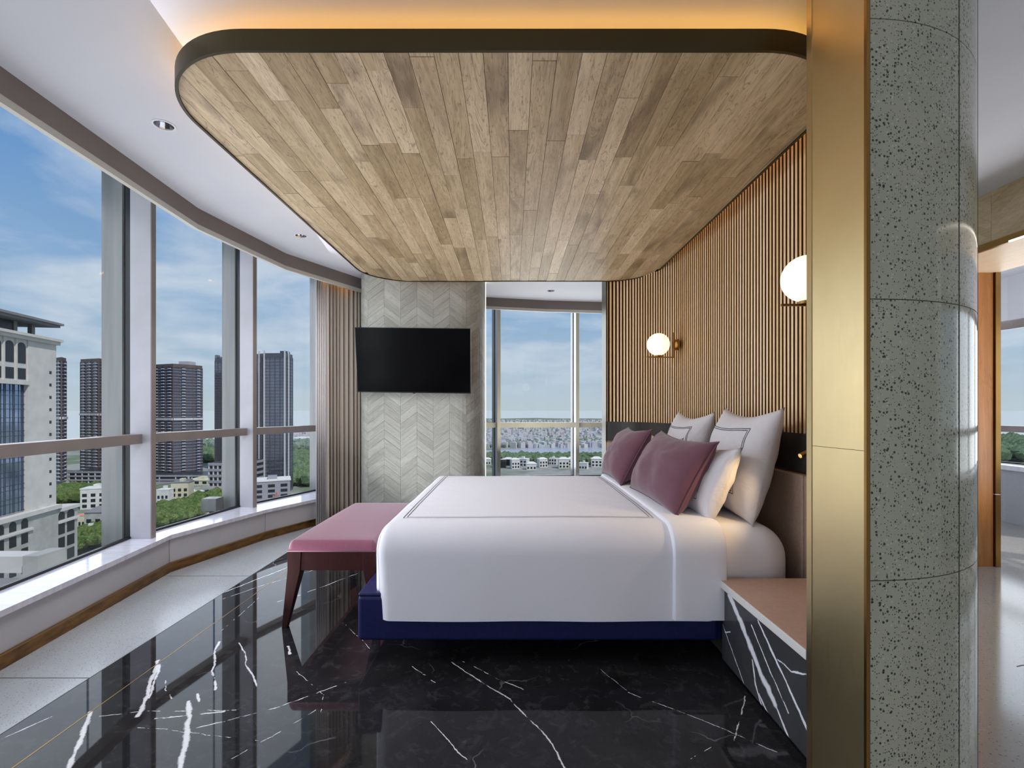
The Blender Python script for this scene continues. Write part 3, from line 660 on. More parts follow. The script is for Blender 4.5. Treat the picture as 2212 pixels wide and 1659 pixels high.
# ------------------------------------------------------------------ wooden canopy
KZ = EYE + 1.30; KT = EYE + 1.372
kx0, kx1, ky0, ky1 = -1.435, 1.375, 1.742, 4.90; kr = 0.46
canopy = thing('ceiling_canopy', 'hanging canopy of maple planks with dark bronze rim above the bed', 'canopy')
outl = rrect(kx0, kx1, ky0, ky1, kr, kr, 20)
# rim in four straight and corner pieces
ri = [Vector(p) for p in outl] + [Vector(outl[0])]
rims = [ri[0:21], ri[20:43-1+0], ri[41:63], ri[62:84], ]
idx = [(0, 20), (20, 21), (21, 41), (41, 42), (42, 62), (62, 63), (63, 83), (83, 84)]
for a, b in idx:
    seg = ri[a:b+1]
    if len(seg) >= 2: 
        if (seg[-1]-seg[0]).length > 0.01: wallstrip(seg, 0.0, 0.012, KZ - 0.006, KT).build('rim', M_olive, canopy, smooth='angle')
MB().prism(offset([Vector(p) for p in outl], 0.02), KZ + 0.022, KZ + 0.05).build('core_board', M_joint, canopy)
inl = rrect(kx0+0.013, kx1-0.013, ky0+0.013, ky1-0.013, kr-0.013, kr-0.013, 20)
def clip_convex(poly, cl):
    out = poly
    for i in range(len(cl)):
        a, b = cl[i], cl[(i+1) % len(cl)]; inp = out; out = []
        if not inp: return []
        side = lambda p: (b[0]-a[0])*(p[1]-a[1]) - (b[1]-a[1])*(p[0]-a[0])
        for q in range(len(inp)):
            p, r = inp[q-1], inp[q]; sp_, sr = side(p), side(r)
            if (sp_ >= 0) != (sr >= 0): k = sp_/(sp_-sr); out.append((p[0]+(r[0]-p[0])*k, p[1]+(r[1]-p[1])*k))
            if sr >= 0: out.append(r)
    return out
pw = (kx1-kx0)/31.0
rp = random.Random(11)
for c in range(32):
    xa = kx0 - 0.03 + c*pw; y = ky0 - rp.uniform(0.1, 0.9)
    while y < ky1:
        ln = rp.choice((0.45, 0.6, 0.75, 0.9, 1.2, 1.35)); g = 0.0009
        poly = clip_convex([(xa+g, y+g), (xa+pw-g, y+g), (xa+pw-g, y+ln-g), (xa+g, y+ln-g)], inl)
        ar = 0.5*sum(poly[i][0]*poly[(i+1)%len(poly)][1]-poly[(i+1)%len(poly)][0]*poly[i][1] for i in range(len(poly))) if len(poly) > 2 else 0
        if ar > 0.0008: MB().prism(poly, KZ + rp.uniform(-0.0012, 0.0012), KZ + 0.02).build('plank', M_plank, canopy)
        y += ln
for hx, hy in ((-0.9, 2.4), (0.9, 2.4), (-0.9, 4.3), (0.9, 4.3)):
    MB().box(hx-0.02, hx+0.02, hy-0.02, hy+0.02, KZ + 0.05, CEIL).build('hanger', M_black, canopy)
ledp = [Vector(p) for p in rrect(kx0+0.075, kx1-0.075, ky0+0.075, ky1-0.075, kr-0.05, kr-0.05, 12)]
ledp.append(ledp[0]); wallstrip(ledp, 0.0, 0.012, KZ + 0.05, KZ + 0.062).build('led_strip', M_led, canopy)

# downlights
for d, lb in zip(DL, ('round recessed chrome downlight nearest the left of the wood canopy', 'round recessed chrome downlight farther back along the window ceiling', 'small recessed downlight in the ceiling before the far window')):
    t_ = thing('downlight', lb, 'downlight', None, d)
    MB().lathe([(0.052, 0.0), (0.052, -0.003), (0.044, -0.004), (0.043, 0.0)], (0, 0, 0), n=32).build('trim_ring', M_white, t_, smooth=False)
    MB().lathe([(0.044, 0.0), (0.036, 0.03), (0.022, 0.06), (0.0, 0.062)], (0, 0, 0), n=12).build('reflector', M_chrome, t_)
    MB().lathe([(0.0, 0.048), (0.014, 0.048), (0.016, 0.06)], (0, 0, 0), n=16).build('lamp_lens', M_black, t_)

# ------------------------------------------------------------------ wall sconces and reading lights
def sconce(X, Y, z, wallx, yaw, label):
    t_ = thing('wall_sconce', label, 'wall lamp', 'globe wall lamps', (X, Y, z))
    r = 0.095
    MB().lathe([(max(1e-4, r*sin(pi*k/24)), -r*cos(pi*k/24)) for k in range(25)], (0, 0, 0), n=40).build('globe', M_globe, t_, smooth=True)
    d = Vector((cos(yaw), sin(yaw), 0)); arm = wallx - 0.045
    zb = -r - 0.014
    MB().beam(d*(-0.105) + Vector((0, 0, zb)), d*arm + Vector((0, 0, zb)), 0.009, 0.009).build('horizontal_bar', M_brassd, t_)
    MB().beam(d*arm + Vector((0, 0, zb-0.004)), d*arm + Vector((0, 0, 0.105)), 0.009, 0.009, (0, 1, 0)).build('vertical_bar', M_brassd, t_)
    MB().lathe([(0.0, 0.0), (0.030, 0.0), (0.030, 0.012), (0.012, 0.014)], (0, 0, zb + 0.004), n=24).build('globe_cup', M_brassd, t_)
    MB().lathe([(0.0, 0.005), (0.034, 0.005), (0.046, 0.018), (0.05, 0.030), (0.046, 0.038), (0.0, 0.04)], d*arm, d, n=28).build('back_plate', M_brassd, t_, smooth=True)
    return t_
pf = at(1422, 744, 4.14); sconce(pf.x, pf.y, pf.z, 0.185, radians(8), 'brass wall lamp with a lit opal globe over the far side of the bed')
pn = at(1742, 602, 2.0); sconce(pn.x, pn.y, pn.z, 0.265, 0, 'brass wall lamp with a lit opal globe half hidden by the brass column')
light('sconce_light_far', 'POINT', (pf.x + 0.0, pf.y, pf.z), 17, (1.0, 0.72, 0.38), shadow_soft_size=0.09).visible_camera = True
light('sconce_light_near', 'POINT', (pn.x, pn.y, pn.z), 15, (1.0, 0.72, 0.38), shadow_soft_size=0.09)
bpy.data.objects['sconce_light_far'].visible_camera = True
def reading(tip, tail, label, aim, e):
    t_ = thing('reading_light', label, 'reading lamp', 'brass reading spotlights', tip)
    d = Vector(tail) - Vector(tip)
    MB().tube([d*0.0, d], 0.0125, 20, caps=False).add([], []).build('barrel', M_brassd, t_, smooth=True)
    MB().lathe([(0.0125, 0.0), (0.011, 0.0), (0.011, 0.02), (0.0, 0.02)], (0, 0, 0), d, n=20).build('rim', M_brassd, t_)
    MB().lathe([(0.0, 0.012), (0.0105, 0.012)], (0, 0, 0), d, n=20).build('lens', M_ledw, t_)
    e_ = Vector(tail) + Vector((0.06, 0.0, 0.0))
    MB().tube([d, d + Vector((0.045, 0.0, 0.005))], 0.007, 10).build('stem', M_brassd, t_, smooth=True)
    MB().lathe([(0.0, 0.0), (0.022, 0.0), (0.022, 0.008), (0.0, 0.008)], d + Vector((0.04, 0, 0.005)), (1, 0, 0), n=20).build('mount', M_brassd, t_)
    l = light('reading_beam', 'SPOT', Vector(tip) - d.normalized()*0.01, e, (1.0, 0.70, 0.36), aim=aim, spot_size=radians(72), spot_blend=0.9, shadow_soft_size=0.012)
tipn = at(1728, 985, 2.262); reading(tipn, tipn + Vector((0.09, 0.012, 0.035)), 'brass tube reading light on the marble band beside the brass column', (0.95, 2.46, 0.74), 9)
tipf = at(1444, 934, 4.1); reading(tipf, tipf + Vector((0.07, -0.01, 0.03)), 'brass tube reading light on the marble band behind the far cushions', (1.15, 3.7, 0.7), 4)

# ------------------------------------------------------------------ bed
bed = thing('bed', 'king bed with navy leather base and white mattress sheet', 'bed', None, (0.3, 3.25, 0))
BX0, BX1, BY0, BY1 = -0.745, 1.42, 2.325, 4.22
part(MB().box(BX0, 0.995, BY0, BY1, 0.105, 0.325), 'base', M_blue, bed, bevel=0.022, seg=4)
part(MB().box(0.96, 1.425, BY0+0.03, BY1-0.1, 0.105, 0.325), 'base_head', M_blue, bed)
pl = part(MB().box(BX0+0.003, BX0+0.12, BY0+0.003, BY1-0.003, 0.318, 0.338), 'foot_roll', M_blue, bed, bevel=0.01, seg=3)
for lx, ly in ((-0.45, 2.62), (-0.45, 3.9), (1.0, 2.62), (1.0, 3.9)):
    part(MB().box(lx-0.04, lx+0.04, ly-0.04, ly+0.04, 0.0, 0.107), 'leg', M_black, bed)
def rbox(x0, x1, y0, y1, z0, z1, rx, ry, rz, nx, ny, nz, crown=0.0, wr=0.0, seed=0, closed=True):
    """open-bottomed rounded box: function and mesh"""
    def f(x, y, z):
        q = Vector((min(max(x, x0+rx), x1-rx), min(max(y, y0+ry), y1-ry), min(z, z1-rz)))
        d = Vector(((x-q.x)/rx, (y-q.y)/ry, (z-q.z)/rz))
        if d.length > 1e-6: d.normalize()
        p = Vector((q.x+d.x*rx, q.y+d.y*ry, q.z+d.z*rz))
        if crown and z >= z1-1e-6:
            u = (x-x0)/(x1-x0)*2-1; v = (y-y0)/(y1-y0)*2-1; p.z += crown*(1-u**4)*(1-v*v)
        if wr:
            n_ = noise.noise(Vector((p.x*2.2+seed, p.y*2.2, p.z*1.2)))*wr + noise.noise(Vector((p.x*6+seed, p.y*6, p.z*2)))*wr*0.35
            dd = Vector((d.x, d.y, d.z)); dd = dd.normalized() if dd.length > 0.1 else Vector((0, 0, 1)); p += dd*n_
        return p
    lin = lambda a, b, n: [a+(b-a)*i/n for i in range(n+1)]
    def warp(a, b, n, r):              # denser near the rounded ends
        out = lin(a, a+r*1.0, 6)[:-1] + lin(a+r, b-r, n) + lin(b-r, b, 6)[1:]; return out
    X, Y_, Z = warp(x0, x1, nx, rx), warp(y0, y1, ny, ry), lin(z0, z1-rz, nz)[:-1] + lin(z1-rz, z1, 6)
    idm = {}; vs = []; fs = []
    def vid(x, y, z):
        k = (round(x, 5), round(y, 5), round(z, 5))
        if k not in idm: idm[k] = len(vs); vs.append(f(x, y, z))
        return idm[k]
    def sheet(A, Bq, g):
        for i in range(len(A)-1):
            for j in range(len(Bq)-1):
                fs.append((vid(*g(A[i], Bq[j])), vid(*g(A[i+1], Bq[j])), vid(*g(A[i+1], Bq[j+1])), vid(*g(A[i], Bq[j+1]))))
    sheet(X, Y_, lambda a, b: (a, b, z1)); sheet(X, Z, lambda a, b: (a, y0, b)); sheet(X, Z, lambda a, b: (a, y1, b))
    sheet(Y_, Z, lambda a, b: (x0, a, b)); sheet(Y_, Z, lambda a, b: (x1, a, b))
    return f, vs, fs
MT = 0.642
f0, vs, fs = rbox(-0.62, 1.39, 2.36, 4.19, 0.30, MT, 0.17, 0.12, 0.17, 24, 22, 6, 0.01, 0.002, 3)
part(MB().add(vs, fs), 'mattress', M_linen, bed, smooth=True)
# duvet: lies on the bed
dv = thing('duvet', 'white duvet with a double navy stitched border draped over the bed', 'duvet', None, (0.1, 3.2, 0.2))
DT = MT + 0.012
fD, vs, fs = rbox(-0.672, 1.005, 2.302, 4.245, 0.212, DT, 0.075, 0.13, 0.13, 44, 46, 12, 0.012, 0.0035, 1)
vs = [Vector(v) for v in vs]
for v in vs:                              # the foot hangs less low; hem flares a touch
    if v.x < -0.60 and v.z < 0.36: v.z = 0.345 + (v.z-0.212)*0.1 if v.x < -0.655 else v.z
    if v.y < 2.36: 
        k = max(0, (DT-0.1-v.z)); v.x += 0.045*k*(1 if v.x < -0.5 else 0); v.y += 0.01*sin(v.x*9+1)*k
o = part(MB().add(vs, fs), 'cover', M_linen, dv, smooth=True)
def ribbon(fn, pts, wd, lift=0.0012):      # thin stitched line laid on a surface; pts in its plan coordinates
    rows = [[], []]
    for i, (x, y) in enumerate(pts):
        a = pts[max(0, i-1)]; b = pts[min(len(pts)-1, i+1)]; dx, dy = b[0]-a[0], b[1]-a[1]; l = math.hypot(dx, dy)
        for s_i, s_ in ((0, 1), (1, -1)):
            p = fn(x - dy/l*wd/2*s_, y + dx/l*wd/2*s_); rows[s_i].append(Vector(p) + Vector((0, 0, lift)))
    return MB().grid(rows)
top = lambda x, y: fD(x, y, DT)
for d in (0.0, 0.017):
    x0, x1, y0, y1 = -0.565+d, 0.735-d, 2.515+d*1.0, 4.12-d
    loop = [(x0+(x1-x0)*k/40, y0) for k in range(41)] + [(x1, y0+(y1-y0)*k/50) for k in range(51)] + [(x1-(x1-x0)*k/40, y1) for k in range(41)] + [(x0, y1-(y1-y0)*k/50) for k in range(51)]
    part(ribbon(top, loop, 0.0034, 0.0024), 'stitched_line', M_stitch, dv)
# turned-down sheet band
fS, vs, fs = rbox(0.755, 1.035, 2.288, 4.26, 0.222, DT + 0.016, 0.022, 0.13, 0.13, 6, 46, 12, 0.010, 0.002, 8)
o = part(MB().add(vs, fs), 'turned_down_band', M_linen, dv, smooth=True); 

def pillow(name, label, cat, group, bot, lean, w_, h_, T, m, pinch=0.05, tilt=0.0, yaw=0.0, n=30, seed=0, stitch=False, piping=False, flange=False, sag=0.0):
    """bot = centre of the lower edge, lean from vertical (deg) towards the headboard (+X)"""
    t_ = thing(name, label, cat, group, bot)
    phi = radians(lean); a = Vector((0, 1, 0)); b = Vector((sin(phi), 0, cos(phi))); nrm = Vector((-cos(phi), 0, sin(phi)))
    R = Matrix.Rotation(radians(tilt), 3, nrm); Rz = Matrix.Rotation(radians(yaw), 3, 'Z'); a, b, nrm = Rz @ R @ a, Rz @ R @ b, Rz @ nrm
    def surf(u, v, sgn, lift=0.0):
        hx = w_/2*(1 - pinch*(1-v*v)); hy = h_/2*(1 - pinch*(1-u*u)*1.2)
        e = max(0.0, (1-abs(u)**2.6))**0.55 * max(0.0, (1-abs(v)**2.6))**0.55
        th = T*e + noise.noise(Vector((u*2.5+seed, v*2.5, sgn)))*0.016*e + noise.noise(Vector((u*6+seed, v*6, sgn*2)))*0.006*e
        z = v*hy + h_/2 - sag*(1-u*u)*max(0, v)
        return a*u*hx + b*z + nrm*(sgn*th + lift)
    def side(sgn):
        rows = [[surf(-1+2*i/n, -1+2*j/n, sgn) for i in range(n+1)] for j in range(n+1)]
        if sgn < 0: rows = [list(reversed(r)) for r in rows]
        return rows
    mb = MB(); mb.grid(side(1)); mb.grid(side(-1)); o = mb.build('case', m, t_, smooth=True)
    bm = bmesh.new(); bm.from_mesh(o.data); bmesh.ops.remove_doubles(bm, verts=bm.verts, dist=0.0006); bmesh.ops.recalc_face_normals(bm, faces=bm.faces); bm.to_mesh(o.data); bm.free()
    for p in o.data.polygons: p.use_smooth = True
    if stitch:
        for d in (0.0, 0.035):
            iu, iv = stitch[0]-d, stitch[1]-d*w_/h_; loop = []
            for k in range(41): loop.append((-iu+2*iu*k/40, -iv))
            for k in range(41): loop.append((iu, -iv+2*iv*k/40))
            for k in range(41): loop.append((iu-2*iu*k/40, iv))
            for k in range(41): loop.append((-iu, iv-2*iv*k/40))
            rows = [[], []]
            for i, (u, v) in enumerate(loop):
                p0 = surf(*loop[max(0, i-1)], 1); p1 = surf(*loop[min(len(loop)-1, i+1)], 1); dd = (p1-p0)
                sd = dd.cross(nrm).normalized() if dd.length > 0 else a; c = surf(u, v, 1, 0.0016)
                rows[0].append(c + sd*0.0019); rows[1].append(c - sd*0.0019)
            MB().grid(rows).build('stitched_line', M_stitch, o)
    if piping:
        loop = [(-1+2*k/30, -1) for k in range(30)] + [(1, -1+2*k/30) for k in range(30)] + [(1-2*k/30, 1) for k in range(30)] + [(-1, 1-2*k/30) for k in range(30)]
        MB().tube([surf(u, v, 1) for u, v in loop], 0.0035, 6, closed=True).build('piping', m, o, smooth=True)
    return t_
pz = MT + 0.008
pillow('pillow', 'large square white pillow with navy stitched border nearest the brass column', 'pillow', 'bed pillows', (1.21, 2.77, pz-0.02), 15, 0.68, 0.625, 0.12, M_pillow, 0.075, 0, 0, seed=2, stitch=(0.66, 0.62), sag=0.03)
pillow('pillow', 'large square white pillow leaning on the headboard at the far side', 'pillow', 'bed pillows', (1.20, 3.56, pz-0.02), 15, 0.60, 0.60, 0.115, M_pillow, 0.08, 0, 4, seed=5, stitch=(0.66, 0.62), sag=0.03)
pillow('pillow', 'smaller white pillow with stitched border behind the near mauve cushion', 'pillow', 'bed pillows', (1.0, 2.78, pz-0.01), 22, 0.70, 0.42, 0.10, M_pillow, 0.07, 0, 0, seed=9, stitch=(0.68, 0.60), sag=0.02)
pillow('pillow', 'smaller white pillow mostly hidden behind the far mauve cushion', 'pillow', 'bed pillows', (0.99, 3.62, pz-0.01), 22, 0.70, 0.42, 0.10, M_pillow, 0.07, 0, 3, seed=12, stitch=(0.68, 0.60), sag=0.02)
pillow('cushion', 'mauve cushion with piped edge at the near front of the pillows', 'cushion', 'mauve cushions', (0.835, 2.93, pz + 0.02), 29, 0.86, 0.45, 0.125, M_mauve, 0.06, -1.5, 3, seed=20, piping=True, sag=0.02)
pillow('cushion', 'mauve cushion with piped edge nearest the far window', 'cushion', 'mauve cushions', (0.79, 3.86, pz + 0.02), 29, 0.80, 0.46, 0.12, M_mauve, 0.06, 1.0, -2, seed=27, piping=True, sag=0.02)

# ------------------------------------------------------------------ bench
bn = thing('bench', 'plum upholstered bench with dark red wood legs at the foot of the bed', 'bench', None, (-1.02, 3.28, 0))
nx0, nx1, ny0, ny1 = -1.262, -0.765, 2.715, 3.85
f, vs, fs = rbox(nx0, nx1, ny0, ny1, 0.425, 0.483, 0.03, 0.03, 0.045, 10, 20, 3, 0.016, 0.0, 0)
seat = part(MB().add(vs, fs), 'seat', M_pink, bn, smooth=True)
part(MB().tube([(nx0, ny0, 0.426), (nx1, ny0, 0.426), (nx1, ny1, 0.426), (nx0, ny1, 0.426)], 0.004, 8, closed=True), 'piping', M_pink, bn, smooth=True)
part(MB().box(nx0+0.006, nx1-0.006, ny0+0.006, ny0+0.03, 0.315, 0.424), 'apron', M_benchwood, bn, bevel=0.003)
part(MB().box(nx0+0.006, nx1-0.006, ny1-0.03, ny1-0.006, 0.315, 0.424), 'apron', M_benchwood, bn, bevel=0.003)
part(MB().box(nx0+0.006, nx0+0.03, ny0+0.03, ny1-0.03, 0.315, 0.424), 'apron', M_benchwood, bn)
part(MB().box(nx1-0.03, nx1-0.006, ny0+0.03, ny1-0.03, 0.315, 0.424), 'apron', M_benchwood, bn)
for sx, sy in ((0, 0), (0, 1), (1, 0), (1, 1)):
    ex = nx0 if sx == 0 else nx1; ey = ny0 if sy == 0 else ny1; ux = 1 if sx == 0 else -1; uy = 1 if sy == 0 else -1
    def sq(x, y, z, s_): return [(x, y, z), (x+ux*s_, y, z), (x+ux*s_, y+uy*s_, z), (x, y+uy*s_, z)]
    v = sq(ex, ey, 0.424, 0.078) + sq(ex, ey, 0.315, 0.072) + sq(ex-ux*0.026, ey-uy*0.012, 0.0, 0.030)
    part(MB().add(v, [(3,2,1,0),(8,9,10,11)] + [(r*4+i, r*4+(i+1)%4, (r+1)*4+(i+1)%4, (r+1)*4+i) for r in (0, 1) for i in range(4)]), 'leg', M_benchwood, bn, bevel=0.003)

# ------------------------------------------------------------------ nightstand
ns = thing('nightstand', 'built-in bedside unit of veined black marble with tan leather top', 'nightstand', None, (1.25, 2.0, 0))
part(MB().box(1.005, 1.478, 1.625, 2.315, 0.03, 0.372), 'marble_body', M_nsm, ns, bevel=0.0015)
part(MB().box(1.02, 1.47, 1.64, 2.31, 0.0, 0.03), 'plinth', M_blackplinth, ns)
part(MB().box(1.0, 1.478, 1.62, 2.318, 0.372, 0.376), 'metal_line', M_brassd, ns)
part(MB().box(0.988, 1.478, 1.628, 2.318, 0.376, 0.4095), 'top_edge', M_nsedge, ns, bevel=0.003)
part(MB().box(0.991, 1.478, 1.632, 2.318, 0.4095, 0.412), 'leather_top', M_nstop, ns)

# ================================================================== the city outside
M_grd = mat('ground', rgb(120, 130, 110), 0.95); t = NT(M_grd); P = t.pos()
n1 = t.noise(P, 0.012, 6, 0.6); n2 = t.noise(P, 0.15, 4)
cc = t.mix(t.rng(n1.outputs[0], 0.42, 0.56), rgb(96, 116, 80), rgb(158, 156, 150)); t.base(t.mix(t.rng(n2.outputs[0], 0.4, 0.6, 0, 0.35), cc, rgb(120, 118, 116)))
M_water = mat('river_water', rgb(168, 172, 184), 0.25, spec=0.6)
M_sea = mat('sea', rgb(204, 208, 206), 1.0, spec=0.0)  # pale horizon haze is put into the sea colour
def leafmat(name, c1, c2, sc=0.35):
    m = mat(name, c1, 0.9, spec=0.1); t = NT(m); P = t.pos(); a = t.noise(P, sc*1.6, 5, 0.75); b = t.noise(P, sc*7, 3, 0.7)
    c = t.mix(t.rng(a.outputs[0], 0.4, 0.62), c1, c2); t.base(t.mix(t.rng(b.outputs[0], 0.42, 0.6, 0, 0.6), c, tuple(x*0.35 for x in c1[:3])+(1,))); t.bump(b.outputs[0], 1.0, 1.0); return m
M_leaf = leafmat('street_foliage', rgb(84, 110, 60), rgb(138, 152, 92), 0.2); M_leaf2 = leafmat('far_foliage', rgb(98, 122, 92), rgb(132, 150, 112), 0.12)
M_haze = leafmat('haze_tinted_foliage', rgb(126, 142, 128), rgb(140, 154, 136), 0.05)  # distance haze put into the colour of far trees and ridge
M_trunk = mat('bark', rgb(92, 78, 64), 0.9)
def concrete(name, c1, c2, rough=0.8): return noisy(name, c1, c2, 0.35, rough)
M_cream = concrete('pale_facade', rgb(214, 208, 202), rgb(202, 197, 192)); M_cream2 = concrete('weathered_facade', rgb(184, 182, 176), rgb(166, 164, 158))
M_dark = mat('dark_opening', rgb(36, 38, 44), 0.35); M_blueg = noisy('blue_curtain_glass', rgb(120, 140, 176), rgb(176, 190, 214), 0.12, 0.06, metal=0.85)
M_mull = mat('dark_mullion', rgb(60, 68, 84), 0.5)
M_twr = concrete('slate_tower_wall', rgb(84, 84, 98), rgb(74, 74, 88), 0.4); M_twr2 = concrete('brown_tower_wall', rgb(104, 88, 82), rgb(92, 78, 74), 0.6)
M_band_ = mat('pale_floor_band', rgb(176, 174, 186), 0.7); M_balc = mat('white_balcony', rgb(202, 200, 204), 0.7)
M_wing = mat('tower_glass', rgb(58, 62, 82), 0.25, spec=0.8)
M_off = noisy('office_glass', rgb(116, 118, 130), rgb(142, 144, 156), 0.06, 0.12, (1, 1, 0.4), metal=0.6); M_offd = mat('office_line', rgb(80, 84, 96), 0.4)
M_roofg = mat('grey_roof', rgb(128, 126, 130), 0.8); M_roofw = mat('white_roof', rgb(224, 222, 218), 0.8); M_roofr = mat('terracotta_roof', rgb(196, 140, 120), 0.8)
M_wallw = concrete('house_wall', rgb(224, 222, 218), rgb(206, 204, 200)); M_wallo = mat('orange_wall', rgb(206, 96, 52), 0.7); M_cream3 = concrete('cream_house_wall', rgb(214, 208, 180), rgb(200, 194, 170))
M_car = mat('car_park_band', rgb(150, 150, 160), 0.7)
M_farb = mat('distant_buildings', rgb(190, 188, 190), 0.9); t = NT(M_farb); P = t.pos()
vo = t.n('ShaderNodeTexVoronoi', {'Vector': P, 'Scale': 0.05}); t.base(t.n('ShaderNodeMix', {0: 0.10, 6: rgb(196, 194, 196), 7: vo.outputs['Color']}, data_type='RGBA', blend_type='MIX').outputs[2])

# terrain
def gpoly(pxs, z, name, m, label, cat, kind=None):
    vs = [gnd(x, y, GZ) for x, y in pxs]; vs = [(v.x, v.y, z) for v in vs]
    return tag(MB().add(vs, [tuple(range(len(vs)))]).build(name, m), label, cat, kind=kind)
land = MB(); R1 = 3100
pts = [(-1400, -600)] + [(-1500, 900), (-700, 1120), (-380, 1500), (-200, 2900), (500, 3050), (1200, 3000), (1300, 1500), (1120, 1080), (1700, 900), (1800, -600)]
S(land.add([(x, y, GZ) for x, y in pts], [tuple(range(len(pts)))]).build('trim_14', M_grd))
a = []; rr = 30000
tag(MB().add([(-rr, -rr*0.1, GZ-0.8), (rr, -rr*0.1, GZ-0.8), (rr, rr, GZ-0.8), (-rr, rr, GZ-0.8)], [(0, 1, 2, 3)]).build('sea', M_sea), 'pale hazy sea reaching to the horizon behind the city', 'sea', kind='stuff')
gpoly([(380, 976), (600, 981.5), (1047, 978), (1130, 979), (1200, 981), (1320, 983), (1420, 985), (1420, 956), (1320, 957), (1250, 962), (1150, 969), (1047, 973), (600, 979), (380, 973.5)], GZ+0.5, 'river', M_water, 'pale grey river crossing the view of the far window', 'river')
gpoly([(100, 1075), (240, 1052), (330, 1040), (470, 1022), (560, 1020), (700, 1010), (700, 1014), (560, 1026), (470, 1030), (330, 1050), (240, 1066), (100, 1095)], GZ+0.3, 'road', M_roofg, 'grey street running between the towers and the villas', 'road')
gpoly([(400, 1130), (440, 1112), (500, 1088), (540, 1078), (540, 1100), (500, 1120), (440, 1150)], GZ+0.4, 'car_park', M_roofw, 'pale paved car park beside the trees below the middle window', 'car park')

_ico = None
def ico(sub=1):
    bm = bmesh.new(); bmesh.ops.create_icosphere(bm, subdivisions=sub, radius=1); v = [x.co.copy() for x in bm.verts]; f = [tuple(y.index for y in x.verts) for x in bm.faces]; bm.free(); return v, f
I1, I2 = ico(1), ico(2)
def blob(mb, c, r, rz, rnd, base=I1, rough=0.35):
    V, Fc = base; sd = rnd.uniform(0, 99)
    mb.add([(c[0]+v.x*r*(1+rough*noise.noise(v*2+Vector((sd, 0, 0)))), c[1]+v.y*r*(1+rough*noise.noise(v*2+Vector((0, sd, 0)))), c[2]+v.z*rz*(1+rough*noise.noise(v*2.3+Vector((0, 0, sd))))) for v in V], Fc)
def forest(name, quad, n, r0, r1, m, label):
    rnd = random.Random(len(name)+n); mb = MB(); A, B_, C_, D_ = [gnd(*q) for q in quad]
    for _ in range(n):
        u, v = rnd.random(), rnd.random(); p = (A*(1-u)+B_*u)*(1-v) + (D_*(1-u)+C_*u)*v; r = rnd.uniform(r0, r1)
        blob(mb, (p.x, p.y, GZ + r*0.9), r, r*rnd.uniform(0.7, 1.0), rnd)
    return tag(mb.build(name, m, smooth=False), label, 'trees', kind='stuff')
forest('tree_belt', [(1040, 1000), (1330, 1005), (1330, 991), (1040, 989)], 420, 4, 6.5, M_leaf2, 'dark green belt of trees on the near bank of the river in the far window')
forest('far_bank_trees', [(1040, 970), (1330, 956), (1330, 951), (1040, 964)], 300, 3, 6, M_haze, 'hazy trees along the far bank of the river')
forest('park_trees', [(630, 1052), (700, 1050), (700, 985), (630, 985)], 300, 5, 8, M_leaf2, 'green park trees seen right of the glass office tower')
forest('waterside_trees', [(420, 1000), (560, 1000), (560, 986), (420, 980)], 150, 5, 9, M_leaf2, 'light green trees by the river left of the glass office tower')
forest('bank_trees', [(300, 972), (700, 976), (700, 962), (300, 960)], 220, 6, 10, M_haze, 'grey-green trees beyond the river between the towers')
forest('hedge_row', [(100, 1094), (240, 1082), (240, 1060), (100, 1068)], 160, 4, 6, M_leaf, 'dense row of street trees behind the white villas')
forest('street_trees', [(150, 1200), (262, 1175), (240, 1148), (150, 1172)], 70, 3, 5, M_leaf, 'leafy street trees next to the white arched building')
forest('boulevard_trees', [(335, 1150), (480, 1098), (476, 1075), (335, 1108)], 130, 3.5, 5.5, M_leaf, 'row of bright green trees below the middle window')
forest('coast_trees', [(2080, 1000), (2300, 1000), (2300, 955), (2080, 955)], 500, 7, 12, M_leaf2, 'hazy green woodland by the sea seen through the right-hand opening')
# far city, one mass
rnd = random.Random(3); mb = MB()
for _ in range(3200):
    py = 909 + (968-909)*rnd.random()**1.4; px = rnd.uniform(1020, 1345) if rnd.random() < 0.7 else rnd.uniform(600, 720)
    g = gnd(px, py)
    if px < 800 and py < 925: continue
    s_ = rnd.uniform(4, 12) * (0.6 + g.y/2500); h = rnd.uniform(4, 11); a = rnd.uniform(0, pi)
    mb.obox((g.x, g.y, GZ + h/2), (s_/2*cos(a), s_/2*sin(a), 0), (-s_/3*sin(a), s_/3*cos(a), 0), (0, 0, h/2))
tag(mb.build('distant_city', M_farb), 'dense mass of tiny far buildings beyond the river', 'city', kind='stuff')
mb = MB()
hp = [onz(x, 905, GZ) for x in (1000, 1040, 1075, 1110, 1150, 1200, 1250, 1300, 1360)]
hh = (14, 22, 12, 18, 24, 15, 17, 9, 4)
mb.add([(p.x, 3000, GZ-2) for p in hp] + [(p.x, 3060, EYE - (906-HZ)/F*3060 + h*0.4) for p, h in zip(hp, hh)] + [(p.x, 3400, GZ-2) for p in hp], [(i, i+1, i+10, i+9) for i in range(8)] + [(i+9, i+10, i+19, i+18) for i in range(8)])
tag(mb.build('distant_hills', M_haze), 'low hazy ridge on the horizon of the far window', 'hills', kind='stuff')

